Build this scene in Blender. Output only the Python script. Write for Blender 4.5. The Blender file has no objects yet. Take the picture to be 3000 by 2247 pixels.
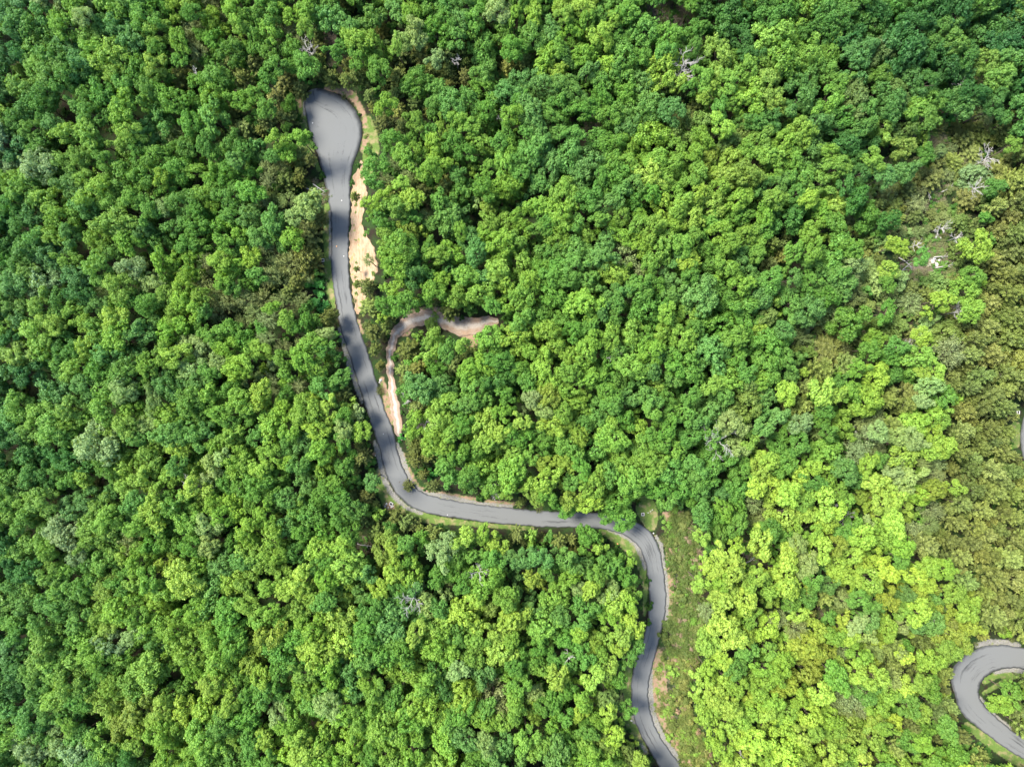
import bpy, math, random
import numpy as np
from mathutils import Vector

# ------------------------------------------------------------------ camera, sky, sun, exposure
scene = bpy.context.scene
COL = scene.collection
H = 208.0            # metres above the road
F = 2000.0           # focal length in photo pixels (photo 3000 x 2247)
CX, CY = 1500.0, 1123.5
cam_d = bpy.data.cameras.new('camera')
cam = bpy.data.objects.new('camera', cam_d)
COL.objects.link(cam)
cam.location = (0, 0, H)
cam_d.sensor_width = 36.0
cam_d.lens = 24.0
cam_d.clip_start = 1.0
cam_d.clip_end = 5000.0
scene.camera = cam

SUN_EL = math.radians(53)
SUN_DIR = Vector((-0.88, 0.47, 0)).normalized()
sv = Vector((SUN_DIR.x * math.cos(SUN_EL), SUN_DIR.y * math.cos(SUN_EL), math.sin(SUN_EL)))
world = bpy.data.worlds.new('World')
scene.world = world
world.use_nodes = True
wn = world.node_tree
for n in list(wn.nodes):
    wn.nodes.remove(n)
sky = wn.nodes.new('ShaderNodeTexSky')
sky.sky_type = 'NISHITA'
sky.sun_disc = False
sky.sun_elevation = SUN_EL
sky.sun_rotation = math.atan2(SUN_DIR.x, SUN_DIR.y)
bg = wn.nodes.new('ShaderNodeBackground')
bg.inputs['Strength'].default_value = 0.15
wo = wn.nodes.new('ShaderNodeOutputWorld')
wn.links.new(sky.outputs[0], bg.inputs[0])
wn.links.new(bg.outputs[0], wo.inputs[0])
sun_d = bpy.data.lights.new('sun', 'SUN')
sun_d.energy = 4.1
sun_d.angle = math.radians(20)
sun_d.color = (1.0, 0.94, 0.82)
sun = bpy.data.objects.new('sun', sun_d)
COL.objects.link(sun)
sun.rotation_euler = sv.to_track_quat('Z', 'Y').to_euler()
scene.view_settings.view_transform = 'Standard'
scene.view_settings.look = 'None'
scene.view_settings.gamma = 1.0
scene.view_settings.exposure = 1.72
scene.cycles.max_bounces = 5
scene.cycles.diffuse_bounces = 3
scene.cycles.transmission_bounces = 3
scene.cycles.transparent_max_bounces = 4

rnd = random.Random(7)
RS = np.random.RandomState(11)

# ------------------------------------------------------------------ outlines read off the photograph, in photo pixels
ROAD_L = [(929,260),(908,264),(897,275),(891,290),(892,313),(898,345),(906,381),(917,417),(929,446),(940,483),(949,524),(955,550),
 (961,577),(966,604),(970,640),(971,677),(970,731),(970,776),(973,812),(977,849),(984,884),(991,930),(999,970),(1011,1006),(1028,1055),(1044,1107),
 (1060,1161),(1074,1202),(1087,1240),(1102,1284),(1111,1312),(1120,1354),(1131,1390),(1147,1422),(1163,1447),(1185,1471),(1208,1487),
 (1236,1499),(1272,1507),(1317,1515),(1362,1521),(1407,1528),(1453,1533),(1500,1537),(1581,1543),(1663,1545),(1731,1545),(1772,1550),
 (1807,1559),(1837,1573),(1861,1589),(1875,1608),(1886,1632),(1893,1657),(1898,1690),(1902,1730),(1903,1765),(1901,1795),(1896,1825),
 (1886,1864),(1874,1900),(1863,1933),(1854,1966),(1849,1999),(1848,2029),(1850,2068),(1857,2101),(1868,2134),(1886,2170),(1910,2209),
 (1932,2247),(1965,2300),(2000,2360)]
ROAD_R = [(929,260),(947,262),(972,270),(997,280),(1022,297),(1042,322),(1057,349),(1063,374),(1061,399),(1054,426),(1042,458),(1033,487),
 (1028,524),(1026,550),(1026,577),(1026,613),(1024,650),(1022,686),(1021,731),(1021,776),(1023,803),(1027,849),(1034,890),(1042,925),
 (1052,958),(1064,990),(1077,1030),(1090,1072),(1099,1105),(1109,1137),(1123,1186),(1135,1222),(1150,1250),(1158,1284),(1165,1320),
 (1174,1354),(1188,1386),(1204,1413),(1226,1435),(1253,1449),(1283,1457),(1328,1465),(1373,1473),(1419,1480),(1464,1484),(1500,1488),
 (1541,1493),(1595,1498),(1690,1499),(1744,1501),(1785,1507),(1826,1513),(1861,1524),(1891,1545),(1913,1567),(1926,1592),(1935,1622),
 (1941,1654),(1947,1690),(1951,1730),(1951,1765),(1949,1790),(1943,1825),(1934,1864),(1923,1906),(1912,1945),(1903,1984),(1898,2026),
 (1901,2065),(1910,2104),(1925,2140),(1946,2176),(1970,2209),(2000,2247),(2045,2300),(2090,2360)]
HAIR_O = [(3120,1940),(3060,1915),(3000,1898),(2963,1891),(2930,1888),(2897,1889),(2864,1898),(2831,1914),(2805,1938),(2788,1964),(2785,1990),
 (2791,2017),(2801,2050),(2811,2083),(2838,2109),(2871,2136),(2904,2162),(2940,2188),(2973,2208),(3000,2225),(3060,2262),(3140,2310)]
HAIR_I = [(3120,1998),(3060,1972),(3000,1959),(2963,1956),(2930,1959),(2904,1969),(2884,1985),(2871,2003),(2866,2027),(2871,2046),(2887,2070),
 (2910,2093),(2937,2116),(2966,2139),(3000,2164),(3070,2212),(3150,2265)]
EDGE_L = [(3035,1160),(3012,1195),(2996,1230),(2990,1265),(2990,1310),(2999,1345),(3020,1385),(3050,1420)]
EDGE_R = [(3085,1180),(3066,1210),(3050,1240),(3044,1270),(3044,1305),(3052,1335),(3072,1365),(3100,1400)]
TRACK = [(1176,1290,5),(1168,1262,11),(1165,1232,14),(1160,1200,14),(1152,1170,13),(1147,1126,10),(1143,1072,10),(1143,1031,11),(1152,990,14),
 (1172,962,17),(1206,943,20),(1253,930,21),(1294,937,22),(1330,950,26),(1362,960,28),(1395,955,24),(1425,944,17),(1460,938,9)]
BANK_L = [(1058,470),(1042,500),(1034,524),(1030,577),(1029,613),(1028,650),(1025,686),(1024,731),(1024,776),(1028,803),(1032,849),(1038,890),(1046,920)]
BANK_R = [(1066,480),(1066,515),(1074,545),(1080,580),(1070,620),(1064,650),(1072,685),(1096,720),(1108,750),(1117,780),(1114,810),(1100,845),(1078,870),(1062,900),(1052,922)]
GRAVEL = [[(995,963,5),(1008,1010,7),(1022,1060,9),(1035,1100,8),(1050,1150,6),(1062,1180,4)],
 [(1096,1290,4),(1106,1320,8),(1115,1360,7),(1128,1410,8),(1144,1440,8),(1168,1468,7),(1193,1488,6),(1235,1504,5)],
 [(1163,1300,5),(1178,1340,9),(1192,1385,7),(1209,1420,6),(1242,1446,6),(1282,1452,9),(1315,1458,8),(1400,1474,5),(1500,1484,5)],
 [(1781,1550,5),(1813,1560,8),(1845,1575,9),(1866,1598,8),(1880,1630,6),(1889,1665,5)],
 [(1922,1572,5),(1935,1590,6),(1943,1640,5),(1952,1700,5),(1956,1760,5),(1953,1800,5),(1948,1835,6)],
 [(1908,1960,5),(1905,2000,7),(1906,2050,9),(1915,2100,9),(1932,2140,8),(1954,2178,8),(1985,2220,8)],
 [(2862,1890,7),(2900,1880,9),(2940,1881,8),(2985,1890,7)],
 [(3000,1965,9),(2960,1961,7),(2915,1970,5)],[(2870,2045,6),(2885,2068,9),(2905,2090,8),(2930,2112,7),(2960,2132,7)],
 [(966,620,4),(968,690,4),(967,760,4)],[(1853,2090,5),(1860,2115,6)],[(1878,2180,5),(1892,2200,5)],[(893,300,5),(892,335,5)],
 [(2735,770,16),(2760,760,14)],[(2745,695,9)],
]
GRASS = [[(957,600,8),(957,650,9),(957,720,9),(960,780,10),(963,830,13),(970,870,11),(975,900,8)],
 [(1108,1385,12),(1122,1430,20),(1142,1470,24),(1180,1500,22),(1230,1515,16),(1290,1525,11),(1350,1530,8),(1450,1541,7),(1560,1549,6)],
 [(1760,1556,9),(1815,1580,16),(1855,1612,16),(1880,1660,11),(1891,1720,7),(1888,1800,6)],[(1888,1470,22),(1893,1490,30),(1903,1515,26),(1908,1540,16)],
 [(1845,1950,9),(1836,2000,14),(1832,2060,18),(1845,2110,17),(1868,2160,12),(1890,2205,10)],
 [(882,300,12),(886,340,10),(893,390,10),(915,450,7),(935,500,5)],[(1078,350,10),(1086,400,22),(1088,440,24),(1080,480,20),(1076,510,12)],
 [(2885,1995,9),(2920,1977,10),(2980,1975,9),(2882,2030,6)],[(2832,2122,8),(2870,2152,13),(2910,2182,15),(2960,2215,15),(3000,2240,14)],[(2975,1250,14),(2975,1300,13)]]
SOIL = [[(1960,1600,10),(1963,1680,9),(1968,1750,12),(1963,1810,10)],[(1928,1915,14),(1930,1980,22),(1930,2040,26),(1950,2110,18),(1975,2170,11),(2000,2210,9)],
 [(1950,1500,12),(1968,1530,12),(1965,1565,9)],[(1180,1330,6),(1197,1375,6),(1222,1427,7),(1262,1444,7),(1325,1453,8),(1400,1466,6),(1500,1478,7)],
 [(960,258,9),(1000,265,12),(1030,280,13),(1045,300,9),(1066,340,8),(1070,370,7)],[(1073,400,9),(1064,440,9)],
 [(1047,940,6),(1062,975,6)],[(1118,1110,7),(1128,1150,9),(1140,1200,12),(1150,1235,10)],[(880,310,6),(872,290,8)],
 [(1185,963,22),(1210,925,18),(1270,910,14),(1330,935,16),(1385,1000,16),(1375,980,16)],[(1136,1480,13),(1150,1488,9)],[(1098,1330,6)]]
LITTER = [[(2745,725,32),(2770,765,36),(2650,790,24)],[(2740,405,22)],[(2740,560,22)],
 [(1880,30,26),(1960,40,34),(2030,50,30)],[(1735,360,22),(1725,395,20)],[(2610,1290,14),(2640,1330,14)],[(2340,1400,12)],
 [(930,560,22),(955,570,10)],[(2470,1310,12)],[(2180,1600,18),(2210,1640,14)],[(2300,1750,14),(2330,1770,14)],[(960,40,20),(975,180,16)],[(1060,1590,20)],[(2400,1800,12)]]
BRUSH = [(1965,1480),(2000,1490),(2035,1560),(2055,1700),(2060,1830),(2045,1900),(2030,1960),(2005,2020),(2020,2100),(2070,2200),(2090,2260),(2010,2247),(1960,2170),
 (1915,2080),(1905,1990),(1935,1880),(1962,1800),(1958,1650),(1945,1560)]
# crowns read off the photograph: colour letter -> 'x,y,radius' in photo pixels
CROWNS = {
    'a': '2657,427,31 2202,508,41 2143,513,37 1430,607,31 1240,671,20 1924,1122,24 1611,1160,32 1699,1278,30 1658,1355,32 2749,1438,37 2532,1486,19 2461,1598,27 1120,1619,41 475,1644,37 1557,1698,24 305,1732,37 2615,1757,32 795,1861,41 1741,1881,30 2372,1898,41 972,1920,35 2414,1921,30 2355,1968,47 2313,2022,41 2195,2039,30 393,2085,44 2496,2146,44 2178,2217,24',
    'b': '1160,20,34 112,31,29 960,51,44 1021,68,31 1336,102,31 377,119,37 2538,136,34 190,146,46 1724,201,27 2671,244,41 2350,278,53 1316,295,51 1972,313,41 1895,325,50 611,339,47 465,346,44 146,360,29 753,421,20 51,427,42 2385,443,47 1671,444,44 685,472,24 1735,472,53 1610,492,44 2650,502,37 1338,509,24 2603,512,31 2238,543,31 1820,557,27 1559,563,20 522,588,41 244,605,37 1287,614,20 1355,624,20 81,626,34 1315,634,37 793,642,34 495,663,27 414,666,27 745,690,27 1372,699,34 455,710,39 1691,729,41 322,741,24 1393,743,34 142,751,41 2177,767,37 1688,777,37 2329,811,24 1966,818,31 2217,822,27 210,822,39 27,832,37 2473,840,36 1783,858,34 2051,862,51 2320,891,41 278,893,29 2381,907,41 61,927,44 455,941,24 404,972,34 305,1029,41 2090,1033,53 2344,1045,21 1876,1113,30 492,1129,41 944,1132,44 237,1132,34 1227,1136,44 146,1146,47 1853,1166,35 1363,1189,30 2084,1198,50 1752,1207,38 2232,1210,30 31,1237,37 556,1282,41 751,1282,31 893,1302,31 877,1366,31 2485,1380,35 1965,1385,53 1321,1402,27 1087,1410,24 2059,1444,35 315,1451,24 832,1465,31 393,1475,34 1032,1494,38 200,1495,47 2059,1509,35 831,1548,35 1534,1639,35 1581,1639,35 706,1644,34 1664,1644,32 1067,1683,30 1516,1689,21 2432,1716,30 1209,1731,24 1557,1748,18 618,1754,71 2573,1763,30 1150,1778,35 1286,1787,27 1640,1810,27 1144,1843,53 451,1895,27 20,1902,34 2189,1909,35 1067,1932,35 1028,1956,44 1410,1975,41 1367,2177,31 1476,2187,31 292,2228,31',
    'c': '1119,85,27 919,98,31 1177,159,37 1312,163,31 749,190,34 1024,190,27 1261,210,34 932,210,27 1051,220,31 1163,224,31 533,231,39 834,234,37 1995,278,24 1082,278,20 1217,302,24 665,326,32 2969,343,27 837,346,37 1129,360,37 716,383,36 2827,404,31 2878,407,27 878,448,31 905,468,20 2793,475,31 2928,502,37 882,505,17 2732,522,41 837,533,37 1203,542,24 1243,563,31 1040,575,15 2953,636,36 2790,661,15 2923,677,31 2984,682,31 894,690,44 2265,713,20 2964,743,41 932,744,17 898,765,44 2902,769,36 1044,788,10 2989,794,26 2938,805,41 871,822,24 1047,832,14 1074,839,27 2964,856,36 2902,886,36 1084,900,34 1321,909,31 2979,917,26 2938,932,41 962,934,31 2887,958,36 1095,975,27 2964,994,41 2861,999,31 1098,1022,20 1197,1024,35 2426,1027,47 2902,1040,41 2979,1050,36 2657,1051,31 2483,1070,36 2827,1075,27 1327,1077,35 2409,1080,35 1185,1083,27 2945,1095,34 2878,1102,31 2793,1129,27 2844,1136,27 1009,1153,27 2603,1173,27 2660,1187,27 2878,1190,34 2942,1190,34 2827,1204,31 2385,1204,27 2969,1220,17 2895,1258,34 2827,1265,31 2949,1265,27 2878,1312,31 1215,1313,24 2810,1326,31 2945,1326,31 1060,1339,27 1221,1349,27 2786,1373,24 2847,1377,31 2911,1380,34 2973,1383,27 1197,1424,18 1268,1426,24 2854,1438,31 2911,1448,34 2969,1451,31 1073,1455,24 2820,1475,27 2878,1499,31 2939,1509,34 2979,1516,27 1156,1518,30 1067,1524,27 2800,1529,31 1185,1533,30 1215,1536,24 2867,1546,27 2928,1550,27 1516,1568,24 1640,1585,24 2414,1752,30 2609,1945,35 2620,1992,30 2626,2193,24',
    'd': '2945,31,47 2113,47,53 2691,58,44 2184,59,35 2409,83,35 44,98,24 2657,142,61 14,156,31 2786,190,44 20,237,20 2973,254,27 2867,265,31 2261,348,35 2495,414,44 2526,506,31 2512,581,37 2316,642,51 2606,646,31 1254,807,24 231,860,34 20,992,27 1498,1095,30 81,1326,41 170,1339,34 31,1678,27 1274,1975,27 543,2017,20 41,2024,34 366,2228,27',
    'g': '2623,20,37 749,20,31 1759,30,35 793,34,34 1836,35,35 2267,41,35 417,44,44 2460,51,37 85,71,31 1275,81,37 2915,85,41 2365,85,27 1889,89,44 2037,89,35 1960,94,41 746,105,37 983,136,31 451,136,29 672,142,36 1048,159,34 1830,177,56 271,200,36 1105,200,34 2379,201,35 624,217,39 2827,220,31 1759,230,30 780,231,31 2725,237,31 417,261,31 288,265,34 1836,266,35 742,275,24 2772,288,27 2827,299,37 543,299,31 220,299,27 2925,302,34 119,305,36 1265,305,24 776,315,27 2113,319,30 2549,322,27 261,329,39 1794,331,35 37,343,32 2220,354,30 550,356,31 2529,370,31 1753,402,35 1329,414,34 672,417,37 543,431,31 1365,444,31 2715,451,27 455,458,39 295,465,25 1095,468,37 509,495,37 1525,498,27 664,509,37 156,509,34 736,512,31 349,516,56 2345,516,44 1806,520,41 1088,527,27 1265,533,20 1420,549,34 1349,553,32 1779,553,24 672,568,44 1728,580,37 1871,581,34 20,595,37 421,612,37 2544,631,38 2166,632,37 2892,636,20 1206,637,24 1122,646,34 2452,656,36 570,659,37 631,659,37 2575,687,18 654,710,31 2082,716,34 539,717,31 1254,729,27 61,734,41 2329,737,31 1610,743,37 2445,750,54 2703,753,26 2092,764,31 715,799,20 749,802,27 2861,805,31 1671,817,27 2268,818,34 2381,825,31 2611,825,26 2432,866,31 163,883,34 427,883,27 1125,895,27 1382,902,20 1901,903,53 596,914,24 2601,917,31 1652,935,41 2498,943,51 1525,943,37 888,948,31 2113,950,65 583,951,27 854,961,20 665,965,37 559,968,20 1687,971,32 2261,1009,53 2636,1019,31 948,1020,27 207,1022,24 2555,1024,28 1309,1030,30 2616,1047,27 988,1051,20 1463,1059,35 2249,1074,41 2025,1086,44 2616,1105,27 1776,1107,30 1398,1148,47 1782,1148,30 1481,1154,27 832,1156,24 2019,1216,30 590,1217,34 2440,1217,17 724,1220,27 2409,1228,24 1835,1231,27 1960,1257,30 1575,1260,30 2432,1263,24 2320,1269,32 2031,1281,30 1534,1290,30 1002,1299,24 1741,1313,47 1345,1331,32 2576,1349,24 2308,1360,37 1705,1372,30 2095,1380,53 166,1383,27 78,1393,27 812,1407,34 1020,1412,18 661,1417,31 754,1421,44 948,1431,24 2006,1439,30 934,1458,24 990,1465,35 904,1509,44 2095,1515,30 988,1522,27 2166,1545,32 2266,1557,30 943,1571,35 1611,1574,18 1232,1577,24 675,1587,27 488,1590,31 1191,1595,24 550,1604,27 1711,1615,18 866,1624,35 1386,1627,32 1445,1644,30 1758,1656,21 1788,1668,35 1605,1674,27 2390,1704,24 1357,1715,27 24,1722,27 237,1726,37 2520,1763,35 949,1766,30 2325,1775,24 1717,1786,41 1091,1790,35 665,1793,37 220,1824,37 831,1825,35 102,1831,24 1817,1833,24 675,1844,37 1865,1898,30 1185,1904,47 819,1908,47 1528,1916,30 1126,1920,47 1717,1928,30 1563,1940,27 1841,1940,24 2166,1968,30 1817,1999,22 1516,2017,32 1670,2028,24 845,2041,31 102,2045,27 1150,2055,34 1622,2058,30 1587,2076,24 1422,2082,30 1841,2082,24 27,2082,37 1354,2095,37 136,2102,31 712,2109,41 645,2129,34 729,2177,34 2597,2217,30 1395,2218,24 14,2228,27',
    'l': '1765,94,35 2243,112,41 2107,159,50 2895,176,34 448,187,32 1942,201,56 2935,217,37 2072,272,30 2202,283,47 2285,301,27 2596,363,37 2119,366,35 2356,384,37 2708,404,20 2976,424,24 2143,467,41 1389,498,20 1907,508,41 468,522,24 1177,536,24 1104,583,37 2088,594,41 1946,601,41 2451,601,37 2636,718,28 2877,723,41 729,754,31 2024,764,31 634,765,29 2611,784,26 1834,784,17 1457,790,31 2769,876,31 2273,882,21 2723,917,18 326,934,32 1115,934,14 1268,953,30 95,972,41 1516,989,41 2708,989,26 1351,1012,22 251,1012,29 755,1022,34 1250,1036,30 509,1043,34 2708,1095,24 2572,1098,34 2314,1149,31 2415,1151,35 761,1153,37 2454,1156,27 958,1200,37 2504,1200,20 2769,1204,20 1280,1225,47 1528,1231,27 2681,1244,37 1410,1248,53 1622,1248,35 356,1251,29 1865,1254,37 927,1261,34 1056,1265,27 1746,1275,21 2208,1287,24 1463,1319,21 2725,1322,24 978,1329,19 2657,1343,37 761,1373,31 2232,1382,35 566,1383,34 2337,1397,41 237,1400,24 1599,1408,47 2567,1415,30 360,1424,29 2266,1427,35 2806,1431,24 2313,1450,35 2633,1465,27 2414,1468,47 2597,1474,30 2657,1488,27 2461,1498,24 448,1502,41 2302,1504,53 693,1505,24 1102,1506,21 2589,1509,20 2367,1509,24 853,1516,20 2623,1529,37 2420,1533,35 1413,1571,25 1557,1571,18 2059,1577,22 1357,1580,35 2538,1580,35 2237,1586,41 1457,1591,35 2160,1598,24 2408,1604,38 1758,1606,21 1002,1607,30 1156,1613,24 2124,1622,35 2313,1628,32 353,1631,22 2502,1633,30 2065,1633,15 2585,1639,30 1008,1660,53 2154,1675,44 2609,1681,30 2479,1693,35 2225,1693,24 831,1695,35 2313,1704,53 884,1707,47 535,1707,47 677,1707,35 1085,1707,21 387,1712,24 2054,1716,24 1735,1727,30 2124,1757,41 2195,1763,35 2254,1763,18 1806,1769,35 719,1784,30 1367,1800,54 2343,1805,27 2479,1811,21 984,1813,53 1504,1816,44 1859,1828,38 1272,1838,44 2254,1840,41 2130,1846,53 2396,1846,32 305,1851,27 1456,1855,34 1215,1861,30 1699,1863,22 1008,1872,53 2491,1874,24 1782,1875,30 1546,1884,19 2077,1892,35 2325,1904,35 1817,1904,24 1463,1910,47 925,1920,47 2567,1942,19 1788,1957,30 2077,1968,27 2119,1980,41 2520,1980,35 2042,1980,21 1746,1981,32 764,1990,34 2573,1992,35 1634,1993,32 1702,1993,20 604,2007,24 2048,2016,18 2414,2039,35 2042,2039,21 1357,2040,44 2095,2045,27 665,2068,24 2136,2075,35 2225,2075,30 295,2075,51 1552,2082,35 461,2085,37 597,2085,37 536,2085,34 1699,2093,24 2083,2098,41 2372,2098,41 2248,2098,24 2626,2116,24 933,2119,20 1473,2126,24 2302,2134,35 2136,2134,30 2219,2175,41 770,2177,27 2119,2193,41 838,2204,44 2443,2211,35 2313,2217,53 1279,2221,34',
    'o': '2542,210,20 2054,366,38 2660,380,37 2184,384,32 2815,651,28 2539,707,26 2255,927,24 2774,973,46 2190,1181,53 1445,1774,35 1782,2052,30',
    'p': '234,41,24 1190,112,27 1228,112,24 2752,441,24 31,488,32 1403,590,20 898,602,44 475,602,24 373,782,34 2555,815,43 2642,820,26 2749,830,31 115,832,44 952,978,25 543,1012,36 795,1064,20 556,1078,37 751,1102,17 356,1146,32 1557,1172,24 2708,1176,24 1050,1210,21 2352,1241,31 427,1251,29 2640,1282,27 271,1305,58 2161,1317,32 612,1356,24 2626,1385,35 2671,1410,44 2538,1529,20 602,1539,34 190,1576,37 210,1631,31 1286,1633,41 2372,1645,30 1788,1733,35 1304,1745,21 2544,1864,27 312,1899,37 1337,1973,24 1563,2031,28 954,2075,31 811,2102,34 1425,2187,27 81,2197,47 210,2214,41',
    's': '892,234,17 2789,353,15 922,832,25 935,887,27 1174,1284,12 1262,1390,17 1039,1400,17',
    't': '556,81,32 834,98,37 577,146,27 526,393,24 1156,478,24 2779,509,20 780,529,24 1237,634,20 2636,677,20 2693,679,20 779,724,20 600,761,22 1078,761,17 1878,791,17 789,805,31 2498,820,20 587,826,37 299,846,20 2611,861,23 820,873,27 881,877,27 665,883,27 2672,886,36 631,917,31 742,917,31 827,1016,24 2795,1030,46 788,1112,27 2542,1288,37 2508,1329,31 2708,1360,17 2752,1397,20 2207,1474,27 2732,1492,34 380,1593,32 2473,1763,27 2071,1793,24 2284,1817,27 2337,1846,30 2479,1909,28 2496,2033,47 2449,2063,35 1473,2075,22',
    'y': '332,20,37 502,20,31 682,24,37 2367,30,47 1200,37,27 607,41,34 1718,53,24 698,58,31 170,64,36 892,75,24 2772,85,44 787,92,32 254,102,32 1041,112,37 1160,126,24 95,132,39 2437,146,37 2296,154,65 2426,195,30 2190,201,35 136,210,36 329,210,31 2586,220,34 2060,224,38 2137,236,35 671,251,20 58,254,37 2437,285,44 2732,292,31 1129,302,31 353,312,39 2718,343,37 1211,349,32 1295,366,27 360,373,39 85,373,31 190,387,34 254,393,36 875,400,27 804,404,25 2065,404,31 1901,407,71 2302,418,34 1268,421,31 1844,428,31 2251,452,34 1183,458,34 1345,468,20 2565,468,31 1972,484,35 2461,486,37 1481,488,41 1437,488,27 1258,492,34 570,502,32 2048,508,35 234,522,25 2403,532,41 61,543,41 1983,554,31 1515,566,20 594,568,37 2275,574,31 2177,577,37 142,578,41 322,592,34 1579,604,31 1647,624,47 1518,624,24 1824,628,27 1481,648,31 1433,648,27 1919,662,31 695,673,31 1349,675,24 1718,685,27 2034,686,24 2381,687,31 1128,688,27 1817,689,31 275,690,42 1416,695,31 850,697,34 1518,702,24 366,704,32 2149,710,27 1169,719,44 1942,727,51 1321,739,31 2224,740,27 1287,743,31 461,761,31 1522,763,54 1156,768,44 278,782,37 675,785,37 560,788,37 78,799,32 1365,804,31 2105,815,20 645,829,22 2180,832,34 336,839,37 1176,839,34 1132,843,20 1267,848,29 1406,855,37 2836,856,46 1532,865,44 1338,865,31 475,873,34 1715,888,51 543,890,44 112,897,44 24,897,32 217,900,31 793,900,22 1481,902,24 2025,927,35 495,968,44 1948,974,35 1611,977,47 1853,983,35 339,985,41 1268,986,25 2161,986,35 1439,989,38 1788,989,35 2007,992,35 2570,994,28 908,1009,37 654,1019,37 1717,1036,38 122,1043,41 884,1053,37 2703,1055,41 421,1071,27 1853,1071,41 1416,1071,35 1605,1077,47 687,1078,37 1730,1104,35 2137,1116,41 2090,1128,27 400,1129,25 1658,1142,32 2498,1146,31 704,1176,41 41,1187,37 299,1190,47 1913,1210,24 887,1210,44 638,1210,34 1469,1213,27 438,1214,20 102,1217,37 251,1224,37 795,1237,47 1788,1248,27 146,1265,41 846,1271,27 672,1282,37 200,1282,31 1262,1302,35 1882,1313,30 2420,1322,41 785,1332,31 441,1339,51 1907,1346,41 1829,1355,44 690,1360,47 1410,1372,44 938,1380,31 1504,1384,47 492,1400,37 2432,1403,35 1741,1420,47 975,1421,27 44,1424,37 2467,1439,24 109,1472,41 617,1472,27 670,1475,34 2124,1492,30 771,1509,37 61,1522,37 305,1522,34 541,1529,41 2337,1545,24 724,1559,41 2609,1574,41 305,1576,51 795,1583,53 248,1590,31 58,1610,41 132,1614,24 754,1636,53 1847,1642,21 397,1644,37 142,1651,31 577,1654,53 339,1668,20 1203,1689,47 1433,1698,50 2556,1704,41 427,1705,29 723,1715,37 92,1722,34 475,1729,37 176,1732,34 1634,1745,44 1487,1763,35 448,1777,44 872,1790,30 783,1790,24 346,1790,47 760,1813,30 1788,1816,32 604,1821,34 41,1821,34 1599,1833,53 2609,1846,30 913,1849,47 427,1851,37 149,1861,51 509,1865,44 2455,1870,30 1280,1904,47 112,1916,47 377,1922,54 631,1926,61 1381,1933,31 2302,1945,30 502,1946,20 468,1946,20 2237,1963,30 1587,1963,30 560,1967,31 1475,1981,27 1194,1987,58 2284,1992,24 1076,2004,32 190,2007,44 322,2014,31 2160,2016,30 892,2024,37 2231,2028,30 2609,2039,30 2349,2051,30 163,2051,37 1711,2058,32 2266,2063,30 1203,2070,35 2579,2075,35 1259,2082,47 1001,2092,51 1510,2099,24 2183,2110,35 1425,2119,31 1038,2126,34 190,2129,24 794,2136,17 512,2140,31 831,2143,24 2455,2146,30 2561,2169,44 1167,2170,51 1306,2173,41 20,2177,37 597,2180,54 400,2180,31 305,2187,44 940,2194,44 1038,2194,44 485,2214,51 2491,2217,35 1123,2218,27 2254,2228,30',}

# ------------------------------------------------------------------ terrain and pixel -> place
def sstep(a, b, x):
    t = np.clip((x - a) / (b - a), 0, 1)
    return t * t * (3 - 2 * t)

def base_z(x, y):
    z = 7.0 * np.exp(-(((x - 40) / 70.0) ** 2 + ((y - 25) / 60.0) ** 2))
    z = z - 0.11 * (np.logaddexp(0, (-x - 62) / 9.0) * 9.0) + 0.06 * (np.logaddexp(0, (y - 70) / 9.0) * 9.0)
    z = z + 0.5 * np.sin(x * 0.045 + 1.3) * np.cos(y * 0.05)
    return z

def pix(px, py, dz=0.0, zf=base_z):
    """photo pixel -> world point lying dz above the terrain"""
    px = np.asarray(px, float); py = np.asarray(py, float)
    z = np.zeros_like(px) + dz
    for _ in range(12):
        k = (H - z) / F
        x = (px - CX) * k; y = -(py - CY) * k
        z = zf(x, y) + dz
    return x, y, z

def world_line(pts):
    a = np.array([p[:2] for p in pts], float)
    x, y, z = pix(a[:, 0], a[:, 1])
    return np.stack([x, y], 1)

BANKLINE = world_line(BANK_L)

def seg_dist(P, L):
    """distance of each point P (n,2) to polyline L, and the side sign of the nearest segment"""
    best = np.full(len(P), 1e9); sg = np.zeros(len(P))
    for a, b in zip(L[:-1], L[1:]):
        d = b - a; ll = max(d @ d, 1e-9)
        t = np.clip(((P - a) @ d) / ll, 0, 1)
        q = P - (a + t[:, None] * d)
        dd = np.hypot(q[:, 0], q[:, 1])
        m = dd < best
        best[m] = dd[m]
        sg[m] = (d[0] * q[m, 1] - d[1] * q[m, 0])
    return best, np.sign(sg)

def height(x, y):
    x = np.asarray(x, float); y = np.asarray(y, float)
    sh = x.shape
    xf = x.ravel(); yf = y.ravel()
    z = base_z(xf, yf)
    m = (xf > -60) & (xf < 10) & (yf > 5) & (yf < 85)
    if m.any():
        P = np.stack([xf[m], yf[m]], 1)
        d, s = seg_dist(P, BANKLINE)
        along = sstep(12, 26, P[:, 1]) * (1 - sstep(56, 72, P[:, 1]))
        up = 4.2 * sstep(0.6, 9.0, d) * (1 - sstep(14, 40, d)) * along * (s > 0)
        z[m] = z[m] + up
    return z.reshape(sh)

def at(px, py, dz=0.0):
    x, y, z = pix(np.array([px]), np.array([py]), dz, height)
    return Vector((x[0], y[0], z[0]))

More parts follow.
